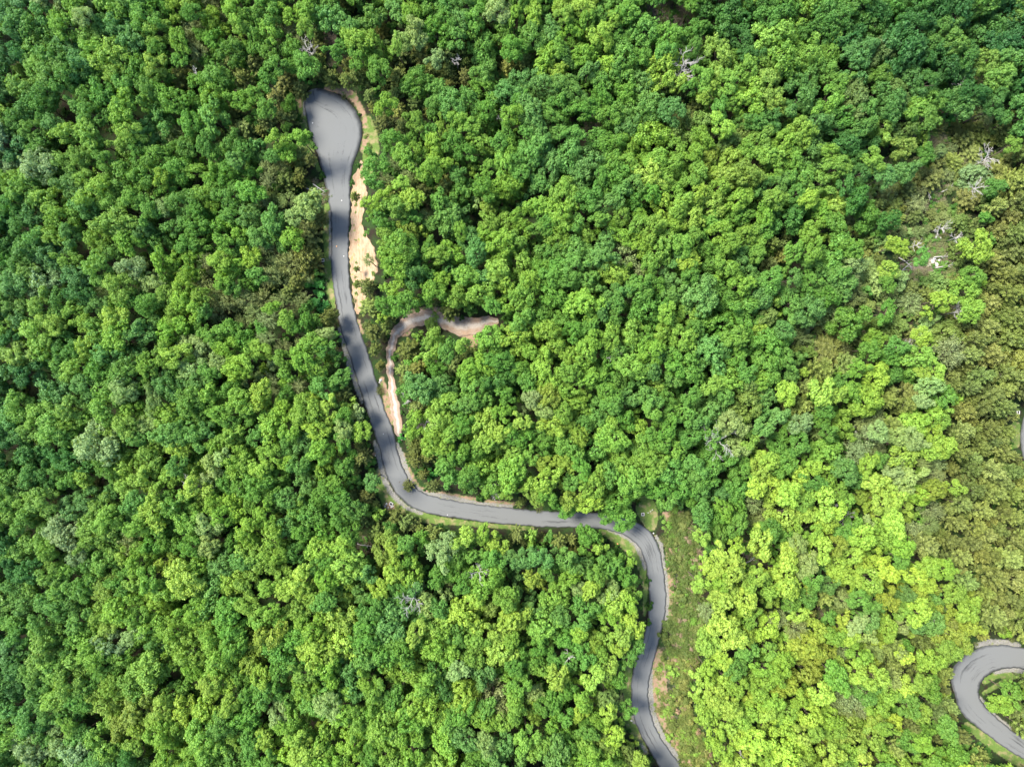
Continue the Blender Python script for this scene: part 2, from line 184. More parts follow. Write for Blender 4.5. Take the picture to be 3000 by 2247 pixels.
# ------------------------------------------------------------------ mesh and object helpers
def np_mesh(name, V, Q, attrs=None, smooth=False):
    V = np.asarray(V, np.float32); Q = np.asarray(Q, np.int32)
    me = bpy.data.meshes.new(name)
    n = len(Q); k = Q.shape[1]
    me.vertices.add(len(V)); me.vertices.foreach_set('co', V.ravel())
    me.loops.add(n * k); me.loops.foreach_set('vertex_index', Q.ravel())
    me.polygons.add(n)
    me.polygons.foreach_set('loop_start', np.arange(0, n * k, k, dtype=np.int32))
    if smooth:
        me.polygons.foreach_set('use_smooth', np.ones(n, bool))
    for an, (dom, arr) in (attrs or {}).items():
        a = me.attributes.new(an, 'FLOAT', dom)
        a.data.foreach_set('value', np.asarray(arr, np.float32))
    me.update(calc_edges=True)
    return me

def ob(name, mesh, parent=None, loc=None, mat=None):
    o = bpy.data.objects.new(name, mesh)
    COL.objects.link(o)
    if parent is not None:
        o.parent = parent
    if loc is not None:
        o.location = loc
    if mat is not None and mesh is not None and not mesh.materials:
        mesh.materials.append(mat)
    return o

def tag(o, label=None, cat=None, group=None, kind=None):
    if label: o['label'] = label
    if cat: o['category'] = cat
    if group: o['group'] = group
    if kind: o['kind'] = kind
    return o

class MB:
    """collects boxes, tubes and lumps into one mesh"""
    def __init__(s): s.V = []; s.Fc = []
    def add(s, vs, fs):
        b = len(s.V); s.V += [tuple(v) for v in vs]; s.Fc += [tuple(i + b for i in f) for f in fs]
    def box(s, c, d, rz=0.0):
        cz, sz = math.cos(rz), math.sin(rz)
        vs = []
        for i in (-.5, .5):
            for j in (-.5, .5):
                for k in (-.5, .5):
                    x, y = i * d[0], j * d[1]
                    vs.append((c[0] + x * cz - y * sz, c[1] + x * sz + y * cz, c[2] + k * d[2]))
        s.add(vs, [(0, 1, 3, 2), (4, 6, 7, 5), (0, 4, 5, 1), (2, 3, 7, 6), (0, 2, 6, 4), (1, 5, 7, 3)])
    def tube(s, pts, rad, n=6):
        pts = [Vector(p) for p in pts]
        rings = []
        for i, p in enumerate(pts):
            a = pts[max(i - 1, 0)]; b = pts[min(i + 1, len(pts) - 1)]
            t = (b - a).normalized()
            u = t.orthogonal().normalized() if i == 0 else (pu - t * pu.dot(t)).normalized()
            pu = u
            w = t.cross(u)
            rings.append([p + (u * math.cos(2 * math.pi * k / n) + w * math.sin(2 * math.pi * k / n)) * rad[i] for k in range(n)])
        vs = [v for r in rings for v in r]
        fs = []
        for i in range(len(pts) - 1):
            for k in range(n):
                fs.append((i * n + k, i * n + (k + 1) % n, (i + 1) * n + (k + 1) % n, (i + 1) * n + k))
        fs.append(tuple(range(n - 1, -1, -1))); fs.append(tuple((len(pts) - 1) * n + k for k in range(n)))
        s.add(vs, fs)
    def mesh(s, name, mat, smooth=False):
        me = bpy.data.meshes.new(name)
        me.from_pydata(s.V, [], s.Fc)
        if smooth:
            me.polygons.foreach_set('use_smooth', [True] * len(me.polygons))
        me.materials.append(mat)
        me.update()
        return me

# ------------------------------------------------------------------ materials
class NT:
    def __init__(s, name):
        s.m = bpy.data.materials.new(name); s.m.use_nodes = True
        s.t = s.m.node_tree
        for n in list(s.t.nodes): s.t.nodes.remove(n)
        s.out = s.t.nodes.new('ShaderNodeOutputMaterial')
    def n(s, typ, **kw):
        nd = s.t.nodes.new(typ)
        for k, v in kw.items():
            if k in nd.inputs: s.set(nd.inputs[k], v)
            else: setattr(nd, k, v)
        return nd
    def set(s, sock, v):
        if isinstance(v, bpy.types.NodeSocket): s.t.links.new(v, sock)
        else: sock.default_value = v
    def noise(s, vec, scale, detail=4, rough=0.55):
        nd = s.t.nodes.new('ShaderNodeTexNoise')
        s.set(nd.inputs['Vector'], vec); nd.inputs['Scale'].default_value = scale
        nd.inputs['Detail'].default_value = detail; nd.inputs['Roughness'].default_value = rough
        return nd.outputs['Fac']
    def ramp(s, fac, a, b, c0=(0, 0, 0, 1), c1=(1, 1, 1, 1)):
        nd = s.t.nodes.new('ShaderNodeValToRGB')
        s.set(nd.inputs[0], fac)
        nd.color_ramp.elements[0].position = a; nd.color_ramp.elements[1].position = b
        nd.color_ramp.elements[0].color = c0; nd.color_ramp.elements[1].color = c1
        return nd.outputs[0]
    def math(s, op, a, b=0.0, clamp=False):
        nd = s.t.nodes.new('ShaderNodeMath'); nd.operation = op; nd.use_clamp = clamp
        s.set(nd.inputs[0], a); s.set(nd.inputs[1], b)
        return nd.outputs[0]
    def mix(s, fac, a, b, mode='MIX'):
        nd = s.t.nodes.new('ShaderNodeMix'); nd.data_type = 'RGBA'; nd.blend_type = mode
        s.set(nd.inputs[0], fac); s.set(nd.inputs[6], a); s.set(nd.inputs[7], b)
        return nd.outputs[2]
    def attr(s, name, typ='GEOMETRY'):
        nd = s.t.nodes.new('ShaderNodeAttribute'); nd.attribute_name = name; nd.attribute_type = typ
        return nd
    def pos(s):
        return s.t.nodes.new('ShaderNodeNewGeometry').outputs['Position']
    def scaled(s, vec, sc):
        nd = s.t.nodes.new('ShaderNodeVectorMath'); nd.operation = 'MULTIPLY'
        s.set(nd.inputs[0], vec); nd.inputs[1].default_value = sc
        return nd.outputs[0]
    def finish(s, color, rough=0.9, spec=0.2, bump=None, bstr=0.3, bdist=0.1):
        p = s.t.nodes.new('ShaderNodeBsdfPrincipled')
        s.set(p.inputs['Base Color'], color); s.set(p.inputs['Roughness'], rough)
        p.inputs['Specular IOR Level'].default_value = spec
        if bump is not None:
            b = s.t.nodes.new('ShaderNodeBump'); b.inputs['Strength'].default_value = bstr
            b.inputs['Distance'].default_value = bdist
            s.set(b.inputs['Height'], bump); s.t.links.new(b.outputs[0], p.inputs['Normal'])
        s.t.links.new(p.outputs[0], s.out.inputs[0])
        return s.m

def C(r, g, b): return (r, g, b, 1)

def leaf_material(name, spread=0.5, trans=0.38):
    s = NT(name)
    tint = s.attr('tint', 'INSTANCER')
    v = s.attr('v')
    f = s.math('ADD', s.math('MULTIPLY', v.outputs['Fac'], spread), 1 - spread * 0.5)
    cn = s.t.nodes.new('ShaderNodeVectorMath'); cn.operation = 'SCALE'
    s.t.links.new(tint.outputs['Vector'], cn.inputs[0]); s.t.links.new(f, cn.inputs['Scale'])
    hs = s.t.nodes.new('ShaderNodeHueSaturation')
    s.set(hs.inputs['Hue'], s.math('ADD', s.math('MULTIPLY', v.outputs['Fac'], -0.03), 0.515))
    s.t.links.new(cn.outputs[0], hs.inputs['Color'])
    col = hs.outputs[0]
    p = s.t.nodes.new('ShaderNodeBsdfPrincipled')
    s.t.links.new(col, p.inputs['Base Color'])
    p.inputs['Roughness'].default_value = 0.55; p.inputs['Specular IOR Level'].default_value = 0.25
    tr = s.t.nodes.new('ShaderNodeBsdfTranslucent')
    g = s.mix(1.0, col, C(1.25, 1.15, 0.5), 'MULTIPLY')
    s.t.links.new(g, tr.inputs['Color'])
    mx = s.t.nodes.new('ShaderNodeMixShader'); mx.inputs[0].default_value = trans
    s.t.links.new(p.outputs[0], mx.inputs[1]); s.t.links.new(tr.outputs[0], mx.inputs[2])
    s.t.links.new(mx.outputs[0], s.out.inputs[0])
    return s.m

M_LEAF = leaf_material('leaf')
M_NEEDLE = leaf_material('needle', 1.1, 0.2)

def bark_material(name, a, b):
    s = NT(name); P = s.pos()
    f = s.noise(s.scaled(P, (6, 6, 1.5)), 1.0)
    return s.finish(s.mix(f, a, b), 0.9, 0.1)
M_BARK = bark_material('bark', C(.05, .04, .03), C(.16, .13, .10))
M_DEAD = bark_material('weathered_wood', C(.19, .18, .17), C(.44, .42, .40))

def ground_material():
    s = NT('forest_floor'); P = s.pos()
    n1 = s.noise(P, 0.35, 5); n2 = s.noise(P, 1.8, 6, 0.7); n3 = s.noise(P, 0.12, 3)
    soil = s.mix(n2, C(.010, .009, .006), C(.030, .024, .016))
    green = s.mix(n2, C(.008, .020, .006), C(.03, .06, .015))
    base = s.mix(s.ramp(n1, .38, .6), soil, green)
    brk = s.noise(P, 0.9, 5, 0.65)
    def msk(nm, w=0.35):
        return s.ramp(s.math('ADD', s.attr(nm).outputs['Fac'], s.math('MULTIPLY', s.math('SUBTRACT', brk, .5), 1.4)), 0.5 - w / 2, 0.5 + w / 2)
    lit = s.mix(s.ramp(s.noise(P, 2.6, 6, .75), .35, .7), C(.04, .034, .022), C(.20, .165, .12))
    base = s.mix(msk('litter'), base, lit)
    gr = s.mix(s.noise(P, 2.2, 5, .7), C(.035, .07, .014), C(.13, .19, .045))
    gr = s.mix(s.ramp(s.noise(P, .5, 4), .5, .68), gr, C(.20, .17, .085))
    base = s.mix(msk('grass'), base, gr)
    so = s.mix(s.noise(P, 1.6, 6, .7), C(.12, .07, .042), C(.31, .22, .15))
    so = s.mix(s.ramp(s.noise(P, .8, 5, .6), .5, .6), so, C(.10, .13, .04))
    base = s.mix(msk('soil', .5), base, so)
    gv = s.mix(s.ramp(s.noise(P, 4.5, 6, .8), .35, .65), C(.07, .067, .055), C(.25, .24, .22))
    gv = s.mix(s.ramp(s.noise(P, .9, 5, .6), .56, .68), gv, C(.14, .15, .06))
    base = s.mix(msk('gravel', .4), base, gv)
    return s.finish(base, 0.95, 0.1, s.noise(P, 3.0, 6, .7), 0.8, 0.25)

def asphalt_material(loop=None):
    s = NT('asphalt'); P = s.pos()
    u = s.attr('u').outputs['Fac']; v = s.attr('vlen').outputs['Fac']
    cb = s.t.nodes.new('ShaderNodeCombineXYZ')
    s.set(cb.inputs[0], s.math('MULTIPLY', u, 9.0)); s.set(cb.inputs[1], s.math('MULTIPLY', v, 0.055))
    st = s.noise(cb.outputs[0], 1.0, 6, .62)
    cb2 = s.t.nodes.new('ShaderNodeCombineXYZ')
    s.set(cb2.inputs[0], s.math('MULTIPLY', u, 30.0)); s.set(cb2.inputs[1], s.math('MULTIPLY', v, 0.05)); cb2.inputs[2].default_value = 4.0
    st2 = s.noise(cb2.outputs[0], 1.0, 4, .6)
    patch = s.noise(P, 0.09, 4); fine = s.noise(P, 3.5, 5, .7)
    # two lanes of polished wheel tracks
    wt = s.math('ADD', s.math('MULTIPLY', s.math('COSINE', s.math('MULTIPLY', u, 6.2832 * 3)), -0.5), 0.5)
    k = s.math('ADD', s.math('MULTIPLY', st, .95), s.math('MULTIPLY', st2, .35))
    k = s.math('ADD', k, s.math('MULTIPLY', patch, .55))
    k = s.math('ADD', k, s.math('MULTIPLY', wt, .10))
    k = s.math('ADD', k, s.math('MULTIPLY', fine, .22))
    if loop:
        # circular tyre scuffs round the turning place
        d = s.t.nodes.new('ShaderNodeVectorMath'); d.operation = 'DISTANCE'
        s.set(d.inputs[0], P); d.inputs[1].default_value = loop
        r = d.outputs['Value']
        cr = s.t.nodes.new('ShaderNodeCombineXYZ'); s.set(cr.inputs[0], s.math('MULTIPLY', r, 1.5))
        s.set(cr.inputs[1], s.math('MULTIPLY', patch, 1.0))
        ring = s.noise(cr.outputs[0], 1.0, 4, .7)
        near = s.ramp(r, 0.0, 1.0)
        near = s.math('SUBTRACT', 1.0, s.math('MULTIPLY', r, 1 / 12.0), True)
        k = s.math('ADD', k, s.math('MULTIPLY', s.math('MULTIPLY', s.math('SUBTRACT', ring, .5), near), .9))
    col = s.ramp(k, 0.82, 1.26, C(.036, .038, .040), C(.112, .116, .117))
    e = s.math('ABSOLUTE', s.math('SUBTRACT', u, .5))
    e = s.math('ADD', e, s.math('MULTIPLY', s.math('SUBTRACT', s.noise(P, .7, 4), .5), .10))
    col = s.mix(s.ramp(e, .40, .47), col, C(.052, .055, .057))
    dust = s.ramp(s.math('ADD', e, s.math('MULTIPLY', s.math('SUBTRACT', s.noise(P, .22, 5, .6), .5), .35)), .52, .58)
    col = s.mix(s.math('MULTIPLY', dust, .6), col, C(.20, .185, .16))
    return s.finish(s.mix(s.ramp(s.noise(P, 7.0, 4, .8), .62, .72), col, C(.14, .14, .135)), 0.95, 0.12, fine, .3, .03)

def dirt_material():
    s = NT('packed_dirt'); P = s.pos()
    u = s.attr('u').outputs['Fac']; v = s.attr('vlen').outputs['Fac']
    cb = s.t.nodes.new('ShaderNodeCombineXYZ')
    s.set(cb.inputs[0], s.math('MULTIPLY', u, 10.0)); s.set(cb.inputs[1], s.math('MULTIPLY', v, 0.12))
    st = s.noise(cb.outputs[0], 1.0, 6, .65)
    base = s.mix(st, C(.12, .085, .060), C(.38, .31, .25))
    base = s.mix(s.ramp(s.noise(P, .5, 5, .7), .42, .62), base, C(.24, .165, .115))
    rut = s.math('ABSOLUTE', s.math('SUBTRACT', u, .5))
    rut = s.math('ADD', rut, s.math('MULTIPLY', s.math('SUBTRACT', s.noise(P, .3, 3), .5), .2))
    base = s.mix(s.math('MULTIPLY', s.ramp(rut, .06, .22, C(1, 1, 1), C(0, 0, 0)), .7), base, C(.42, .38, .33))
    base = s.mix(s.math('MULTIPLY', s.ramp(s.noise(P, 2.5, 5, .8), .45, .7), .5), base, C(.10, .06, .04))
    return s.finish(base, .95, .1, s.noise(P, 3, 5, .7), .7, .12)

def sand_material():
    s = NT('bare_sand'); P = s.pos()
    base = s.mix(s.noise(P, .25, 4), C(.25, .165, .10), C(.35, .27, .19))
    base = s.mix(s.ramp(s.noise(s.scaled(P, (1, .35, 1)), 1.3, 6, .7), .45, .7), base, C(.19, .12, .07))
    base = s.mix(s.ramp(s.noise(P, .55, 6, .7), .58, .66), base, C(.16, .19, .05))
    return s.finish(base, .95, .1, s.noise(P, 1.4, 6, .65), .9, .35)

def stone_material():
    s = NT('pale_stone'); P = s.pos()
    return s.finish(s.mix(s.noise(P, 1.6, 6, .7), C(.24, .22, .20), C(.62, .59, .56)), .9, .2, s.noise(P, 4, 5), .5, .1)

def plain(name, col, rough=.8):
    s = NT(name); P = s.pos()
    f = s.noise(P, 5, 4)
    return s.finish(s.mix(f, C(*[c * .75 for c in col]), C(*[min(c * 1.2, 1) for c in col])), rough, .2)

M_STONE = stone_material()
M_CONC = plain('concrete', (.52, .50, .49))
M_GRATE = plain('iron_grate', (.03, .025, .028), .6)
M_WHITE = plain('white_plastic', (.5, .5, .49), .5)
M_CLAY = plain('orange_clay', (.6, .28, .12))

# ------------------------------------------------------------------ ground sheet
def axis(lim, step, far):
    a = np.arange(-lim, lim + step, step)
    o = lim + step + np.cumsum(np.geomspace(step * 2, 120, 26))
    o = o[o < far]
    return np.concatenate([-o[::-1], a, o])

def chain_mask(X, Y, chains, soft=3.5):
    """soft mask in photo pixels round chains of discs (x, y, radius)"""
    out = np.zeros(X.shape)
    for ch in chains:
        pts = []
        for i in range(len(ch)):
            a = ch[i]; b = ch[min(i + 1, len(ch) - 1)]
            n = max(1, int(math.hypot(b[0] - a[0], b[1] - a[1]) / 3))
            for k in range(n):
                t = k / n
                pts.append([a[j] + (b[j] - a[j]) * t for j in range(3)])
        x0 = min(p[0] - p[2] for p in pts) - 20; x1 = max(p[0] + p[2] for p in pts) + 20
        y0 = min(p[1] - p[2] for p in pts) - 20; y1 = max(p[1] + p[2] for p in pts) + 20
        m = (X > x0) & (X < x1) & (Y > y0) & (Y < y1)
        if not m.any(): continue
        xs = X[m]; ys = Y[m]; best = np.full(xs.shape, -1e9)
        for px, py, r in pts:
            best = np.maximum(best, r - np.hypot(xs - px, ys - py))
        out[m] = np.maximum(out[m], np.clip(0.5 + best / (2 * soft), 0, 1))
    return out

gx = axis(195, 0.65, 1500); gy = axis(150, 0.65, 1500)
GX, GY = np.meshgrid(gx, gy)
GZ = height(GX, GY)
kk = F / (H - GZ)
PX = CX + GX * kk; PY = CY - GY * kk
nx, ny = len(gx), len(gy)
idx = np.arange(nx * ny).reshape(ny, nx)
Q = np.stack([idx[:-1, :-1], idx[:-1, 1:], idx[1:, 1:], idx[1:, :-1]], -1).reshape(-1, 4)
att = {}
for nm, ch in (('litter', LITTER), ('grass', GRASS), ('soil', SOIL), ('gravel', GRAVEL)):
    att[nm] = ('POINT', chain_mask(PX, PY, ch).ravel())
def in_poly(X, Y, poly):
    r = np.zeros(X.shape, bool)
    for (x0, y0), (x1, y1) in zip(poly, poly[1:] + poly[:1]):
        if y0 == y1: continue
        c = ((y0 > Y) != (y1 > Y)) & (X < (x1 - x0) * (Y - y0) / (y1 - y0) + x0)
        r ^= c
    return r
bm_ = in_poly(PX, PY, BRUSH).ravel()
att['litter'] = ('POINT', np.maximum(att['litter'][1], bm_ * 0.38))
gme = np_mesh('ground', np.stack([GX.ravel(), GY.ravel(), GZ.ravel()], 1), Q, att, True)
tag(ob('ground', gme, mat=ground_material()), kind='structure')

# ------------------------------------------------------------------ road, track and bank sheets
def resample(L, n):
    L = np.asarray(L, float)
    d = np.r_[0, np.cumsum(np.hypot(*np.diff(L, axis=0).T))]
    t = np.linspace(0, d[-1], n)
    return np.stack([np.interp(t, d, L[:, 0]), np.interp(t, d, L[:, 1])], 1), d[-1]

def smooth_line(L, it=2):
    L = np.asarray(L, float)
    for _ in range(it):
        q = [L[0]]
        for a, b in zip(L[:-1], L[1:]):
            q += [a * .75 + b * .25, a * .25 + b * .75]
        q.append(L[-1]); L = np.array(q)
    return L

def ribbon(name, A, B, mat, lift, cross=10, step=0.8, jitter=0.0, skirt=0.0, pair=False):
    if pair:   # A and B have matching vertices
        A2 = smooth_line(world_line(A)); B2 = smooth_line(world_line(B))
    else:
        A2 = smooth_line(world_line(A)); B2 = smooth_line(world_line(B))
    Mx = (A2[0] + B2[0]) / 2
    La = np.hypot(*np.diff(A2, axis=0).T).sum()
    n = int(La / step)
    if pair:
        # match by nearest point so the cross lines stay square to the road
        Ar, la = resample(A2, n)
        Br, lb = resample(B2, n * 4)
        j = 0; Bs = []
        for i in range(n):
            w = 14
            lo, hi = j, min(len(Br), j + w * 4)
            k = lo + int(np.argmin(np.hypot(*(Br[lo:hi] - Ar[i]).T)))
            k = max(k, j)
            Bs.append(k); j = k
        Bs[0] = 0; Bs[-1] = len(Br) - 1
        kf = np.array(Bs, float)
        for _ in range(12):
            kf[1:-1] = (kf[:-2] + kf[1:-1] * 2 + kf[2:]) / 4
        Br = np.stack([np.interp(kf, np.arange(len(Br)), Br[:, 0]), np.interp(kf, np.arange(len(Br)), Br[:, 1])], 1)
    else:
        Ar, la = resample(A2, n); Br, lb = resample(B2, n)
    if jitter:
        ph = RS.rand(8) * 6
        for k, (Z, sgn) in enumerate(((Ar, 1), (Br, -1))):
            w = Br - Ar; w = w / np.maximum(np.hypot(*w.T)[:, None], .01)
            t = np.arange(n) * step
            jj = jitter * (np.sin(t * 1.1 + ph[k]) + .7 * np.sin(t * 2.7 + ph[k + 2]) + .5 * np.sin(t * .37 + ph[k + 4])) + RS.randn(n) * jitter * .35
            jj = np.clip(jj, -3 * jitter, 3 * jitter)
            if k == 0: Ar2 = Ar + w * jj[:, None]
            else: Br2 = Br - w * jj[:, None]
        Ar, Br = Ar2, Br2
    u = np.linspace(0, 1, cross + 1)
    G = Ar[:, None, :] * (1 - u)[None, :, None] + Br[:, None, :] * u[None, :, None]
    Z = height(G[..., 0], G[..., 1]) + lift
    mid = G.mean(1); vl = np.r_[0, np.cumsum(np.hypot(*np.diff(mid, axis=0).T))]
    V = np.concatenate([G, Z[..., None]], -1)
    if skirt:
        Ls = V[:, :1].copy(); Rs = V[:, -1:].copy(); Ls[..., 2] -= skirt; Rs[..., 2] -= skirt
        V = np.concatenate([Ls, V, Rs], 1); u = np.r_[0, u, 1]
    c = V.shape[1]
    id_ = np.arange(n * c).reshape(n, c)
    Qf = np.stack([id_[:-1, :-1], id_[1:, :-1], id_[1:, 1:], id_[:-1, 1:]], -1).reshape(-1, 4)
    me = np_mesh(name, V.reshape(-1, 3), Qf, {'u': ('POINT', np.tile(u, n)), 'vlen': ('POINT', np.repeat(vl, c))})
    me.validate(); me.update()
    return ob(name, me, mat=mat)

LOOP = at(990, 385)
tag(ribbon('road', ROAD_L, ROAD_R, asphalt_material(LOOP), 0.12, 14, .6, .09, .3, True), kind='structure')
M_ASPH = asphalt_material()
tag(ribbon('road', HAIR_O, HAIR_I, M_ASPH, 0.12, 12, .6, .09, .3, True), kind='structure')
tag(ribbon('road', EDGE_L, EDGE_R, M_ASPH, 0.12, 10, .8, .05, .3), kind='structure')

def wid(ch):
    L = np.array([c[:2] for c in ch], float); w = np.array([c[2] for c in ch], float)
    t = np.gradient(L, axis=0); t /= np.hypot(*t.T)[:, None]
    nrm = np.stack([-t[:, 1], t[:, 0]], 1)
    return [tuple(p) for p in L + nrm * w[:, None]], [tuple(p) for p in L - nrm * w[:, None]]
ta, tb = wid(TRACK)
tag(ribbon('dirt_track', ta, tb, dirt_material(), 0.07, 10, .6, .22, .15), kind='structure')
tag(ribbon('sandy_bank', BANK_L, BANK_R, sand_material(), 0.06, 16, .6, .25, .12), kind='structure')

# ------------------------------------------------------------------ crowns
def cards(P, Nn, size, aspect, seed, along=None):
    """leaf-sized quads at P facing Nn; along = long axis wanted (else random)"""
    r = np.random.RandomState(seed)
    n = len(P)
    Nn = Nn / np.linalg.norm(Nn, axis=1, keepdims=True)
    a = r.randn(n, 3) if along is None else along
    T = a - (a * Nn).sum(1, keepdims=True) * Nn
    T /= np.maximum(np.linalg.norm(T, axis=1, keepdims=True), 1e-6)
    B = np.cross(Nn, T)
    L = (size * (0.7 + 0.6 * r.rand(n)))[:, None]
    W = L * aspect
    V = np.stack([P - T * L * .5, P + B * W * .5 - T * L * .1, P + T * L * .5, P - B * W * .5 - T * L * .1], 1).reshape(-1, 3)
    Qc = np.arange(n * 4).reshape(n, 4)
    return V, Qc

def unit(r, n):
    d = r.randn(n, 3); return d / np.linalg.norm(d, axis=1, keepdims=True)

def broad_crown(seed, n_limb=8, n_clump=25, n_leaf=40, leaf=0.085, elong=1.0, tight=1.0):
    r = np.random.RandomState(seed)
    limbs = [(np.array([r.randn() * .08, r.randn() * .08, .52]), .42)]
    a0 = r.rand() * 6.28
    for i in range(n_limb - 1):
        a = a0 + i * 6.283 / (n_limb - 1) + r.uniform(-.3, .3)
        rr = r.uniform(.38, .78); zz = r.uniform(-.1, .45)
        limbs.append((np.array([math.cos(a) * rr, math.sin(a) * rr, zz]), r.uniform(.19, .42)))
    P = []; Nn = []; Vv = []; S = []
    for li, (c, R) in enumerate(limbs):
        d = unit(r, n_clump * 3); d = d[d[:, 2] > -.35][:n_clump]
        lv = r.uniform(-.12, .12)
        for dd in d:
            cc = c + dd * R * r.uniform(.65, .9) * np.array([1, 1, .9])
            if any(np.linalg.norm(cc - c2) < R2 * .62 for j, (c2, R2) in enumerate(limbs) if j != li): continue
            rc = r.choice([.065, .09, .115, .155]) * r.uniform(.85, 1.15) * tight
            e = unit(r, n_leaf); e = e + np.array([0, 0, .35]) + dd * .5
            e /= np.linalg.norm(e, axis=1, keepdims=True)
            pp = cc + e * rc * (r.uniform(.55, 1.05, (n_leaf, 1)) + (r.rand(n_leaf, 1) < .12) * r.uniform(.1, .5, (n_leaf, 1))) * np.array([1, 1, .85])
            P.append(pp); Nn.append(e * 1.0 + unit(r, n_leaf) * .65 + np.array([0, 0, .25]))
            cv = r.uniform(-.2, .2) + lv
            Vv.append(np.clip(.5 + cv + r.randn(n_leaf) * .16, 0, 1)); S.append(np.full(n_leaf, leaf))
    # inner foliage that keeps the crown from being see-through
    ni = 500
    e = unit(r, ni); li = r.randint(0, len(limbs), ni)
    cc = np.array([limbs[i][0] for i in li]); RR = np.array([limbs[i][1] for i in li])[:, None]
    P.append(cc + e * RR * r.uniform(.3, .72, (ni, 1))); Nn.append(e + unit(r, ni) * .8 + np.array([0, 0, .4]))
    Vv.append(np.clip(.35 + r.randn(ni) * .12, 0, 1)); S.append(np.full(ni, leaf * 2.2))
    P = np.concatenate(P); Nn = np.concatenate(Nn); Vv = np.concatenate(Vv); S = np.concatenate(S)
    P[:, 0] *= elong; P[:, 1] /= elong
    q = np.quantile(np.hypot(P[:, 0], P[:, 1]), .97)
    P[:, :2] /= q; P[:, 2] /= q
    V, Qc = cards(P, Nn, S / q, .75, seed + 1)
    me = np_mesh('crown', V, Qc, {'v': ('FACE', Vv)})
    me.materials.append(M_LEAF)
    return me

def pine_crown(seed, fingers=46, needles=90):
    """feathery conifer: many upswept fingers of fine needle sprays round a leading shoot"""
    r = np.random.RandomState(seed)
    P = []; Nn = []; A = []; Vv = []
    for k in range(fingers):
        t0 = (k + .5) / fingers
        rr = math.sqrt(t0) * r.uniform(.75, 1.05); az = k * 2.4 + r.uniform(-.4, .4)
        d = np.array([math.cos(az), math.sin(az), 0.])
        tip = d * rr + np.array([0, 0, 1.5 * (1 - t0 * .85) + r.uniform(-.22, .16)])
        root = d * rr * .35 + np.array([0, 0, tip[2] - r.uniform(.28, .5)])
        n = int(needles * r.uniform(.7, 1.2))
        t = r.rand(n) ** .7
        ax = tip - root
        w = .10 * (1 - .72 * t)[:, None]
        P.append(root + ax * t[:, None] + r.randn(n, 3) * w * np.array([1, 1, .6]))
        A.append(ax * 1.5 + unit(r, n) * .45); Nn.append(unit(r, n) * .8 + np.array([0, 0, .9]) + d * .3)
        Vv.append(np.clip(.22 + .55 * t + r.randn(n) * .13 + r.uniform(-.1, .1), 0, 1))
    P = np.concatenate(P); Nn = np.concatenate(Nn); A = np.concatenate(A); Vv = np.concatenate(Vv)
    V, Qc = cards(P, Nn, .15, .27, seed + 1, A)
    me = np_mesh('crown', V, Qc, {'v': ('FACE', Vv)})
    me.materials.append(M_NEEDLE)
    return me

def wispy_crown(seed, n=3000):
    """a tree just coming into leaf: fine upright sprays of twigs"""
    r = np.random.RandomState(seed)
    nb = 62
    bd = unit(r, nb); bd[:, 2] = np.abs(bd[:, 2]) * .9 + .1; bd /= np.linalg.norm(bd, axis=1, keepdims=True)
    bl = r.uniform(.7, 1.08, nb)
    i = r.randint(0, nb, n)
    t = r.uniform(.25, 1, n) ** .6
    P = bd[i] * (bl[i] * t)[:, None] + r.randn(n, 3) * .055
    P[:, 2] *= 1.0
    A = bd[i] + unit(r, n) * .55
    V, Qc = cards(P, unit(r, n) + np.array([0, 0, .6]), .095, .38, seed + 1, A)
    me = np_mesh('crown', V, Qc, {'v': ('FACE', np.clip(.5 + r.randn(n) * .2, 0, 1))})
    me.materials.append(M_NEEDLE)
    return me

def trunk_mesh(seed, h=1.0, limbs=5):
    """unit trunk: height 1 = ground to crown base and a bit into it; limbs forking up"""
    r = random.Random(seed)
    mb = MB()
    w = [(r.uniform(-.02, .02) * i, r.uniform(-.02, .02) * i, i / 5 * .95) for i in range(6)]
    mb.tube(w, [.030, .023, .019, .016, .012, .006], 7)
    for i in range(limbs):
        a = i * 6.28 / limbs + r.uniform(-.4, .4); z0 = .45 + .08 * i
        l = r.uniform(.16, .26)
        mb.tube([(0, 0, z0), (math.cos(a) * l * .5, math.sin(a) * l * .5, z0 + .1), (math.cos(a) * l, math.sin(a) * l, z0 + .24)], [.011, .008, .003], 5)
    return mb.mesh('trunk', M_BARK, True)

BROAD = [broad_crown(100 + i, n_limb=[7, 8, 9, 10, 8, 7, 9, 6][i % 8], elong=[1, 1.12, .9, 1, 1.08, .94, 1.15, .88][i % 8], leaf=[.064, .06, .056, .06, .068, .064, .056, .07][i % 8]) for i in range(12)]
YOUNG = [broad_crown(300 + i, n_limb=5, n_clump=9, n_leaf=30, leaf=.13, tight=1.15) for i in range(3)]
PINE = [pine_crown(400 + i) for i in range(6)]
WISP = [wispy_crown(500 + i) for i in range(3)]
TRUNKS = [trunk_mesh(600 + i) for i in range(3)]

TINT = {'g': (.112, .248, .040), 'd': (.068, .180, .034), 'y': (.168, .308, .044), 'l': (.238, .378, .056), 'b': (.116, .252, .056),
        'p': (.220, .325, .105), 'a': (.195, .290, .044), 'o': (.145, .225, .050), 'c': (.112, .148, .034), 't': (.185, .240, .085), 's': (.070, .250, .042)}
HUE = {'g': 'mid-green', 'd': 'dark green', 'y': 'yellow-green', 'l': 'bright lime-green', 'b': 'cool blue-green', 'p': 'pale silvery-green',
       'a': 'golden-green', 'o': 'dull olive-green', 'c': 'olive-green', 't': 'tan-grey', 's': 'vivid green'}

# ------------------------------------------------------------------ where every crown stands (photo pixels)
crowns = []
for code, txt in CROWNS.items():
    for t in txt.split():
        x, y, r = [float(q) for q in t.split(',')]
        crowns.append([x, y, r, code, True])

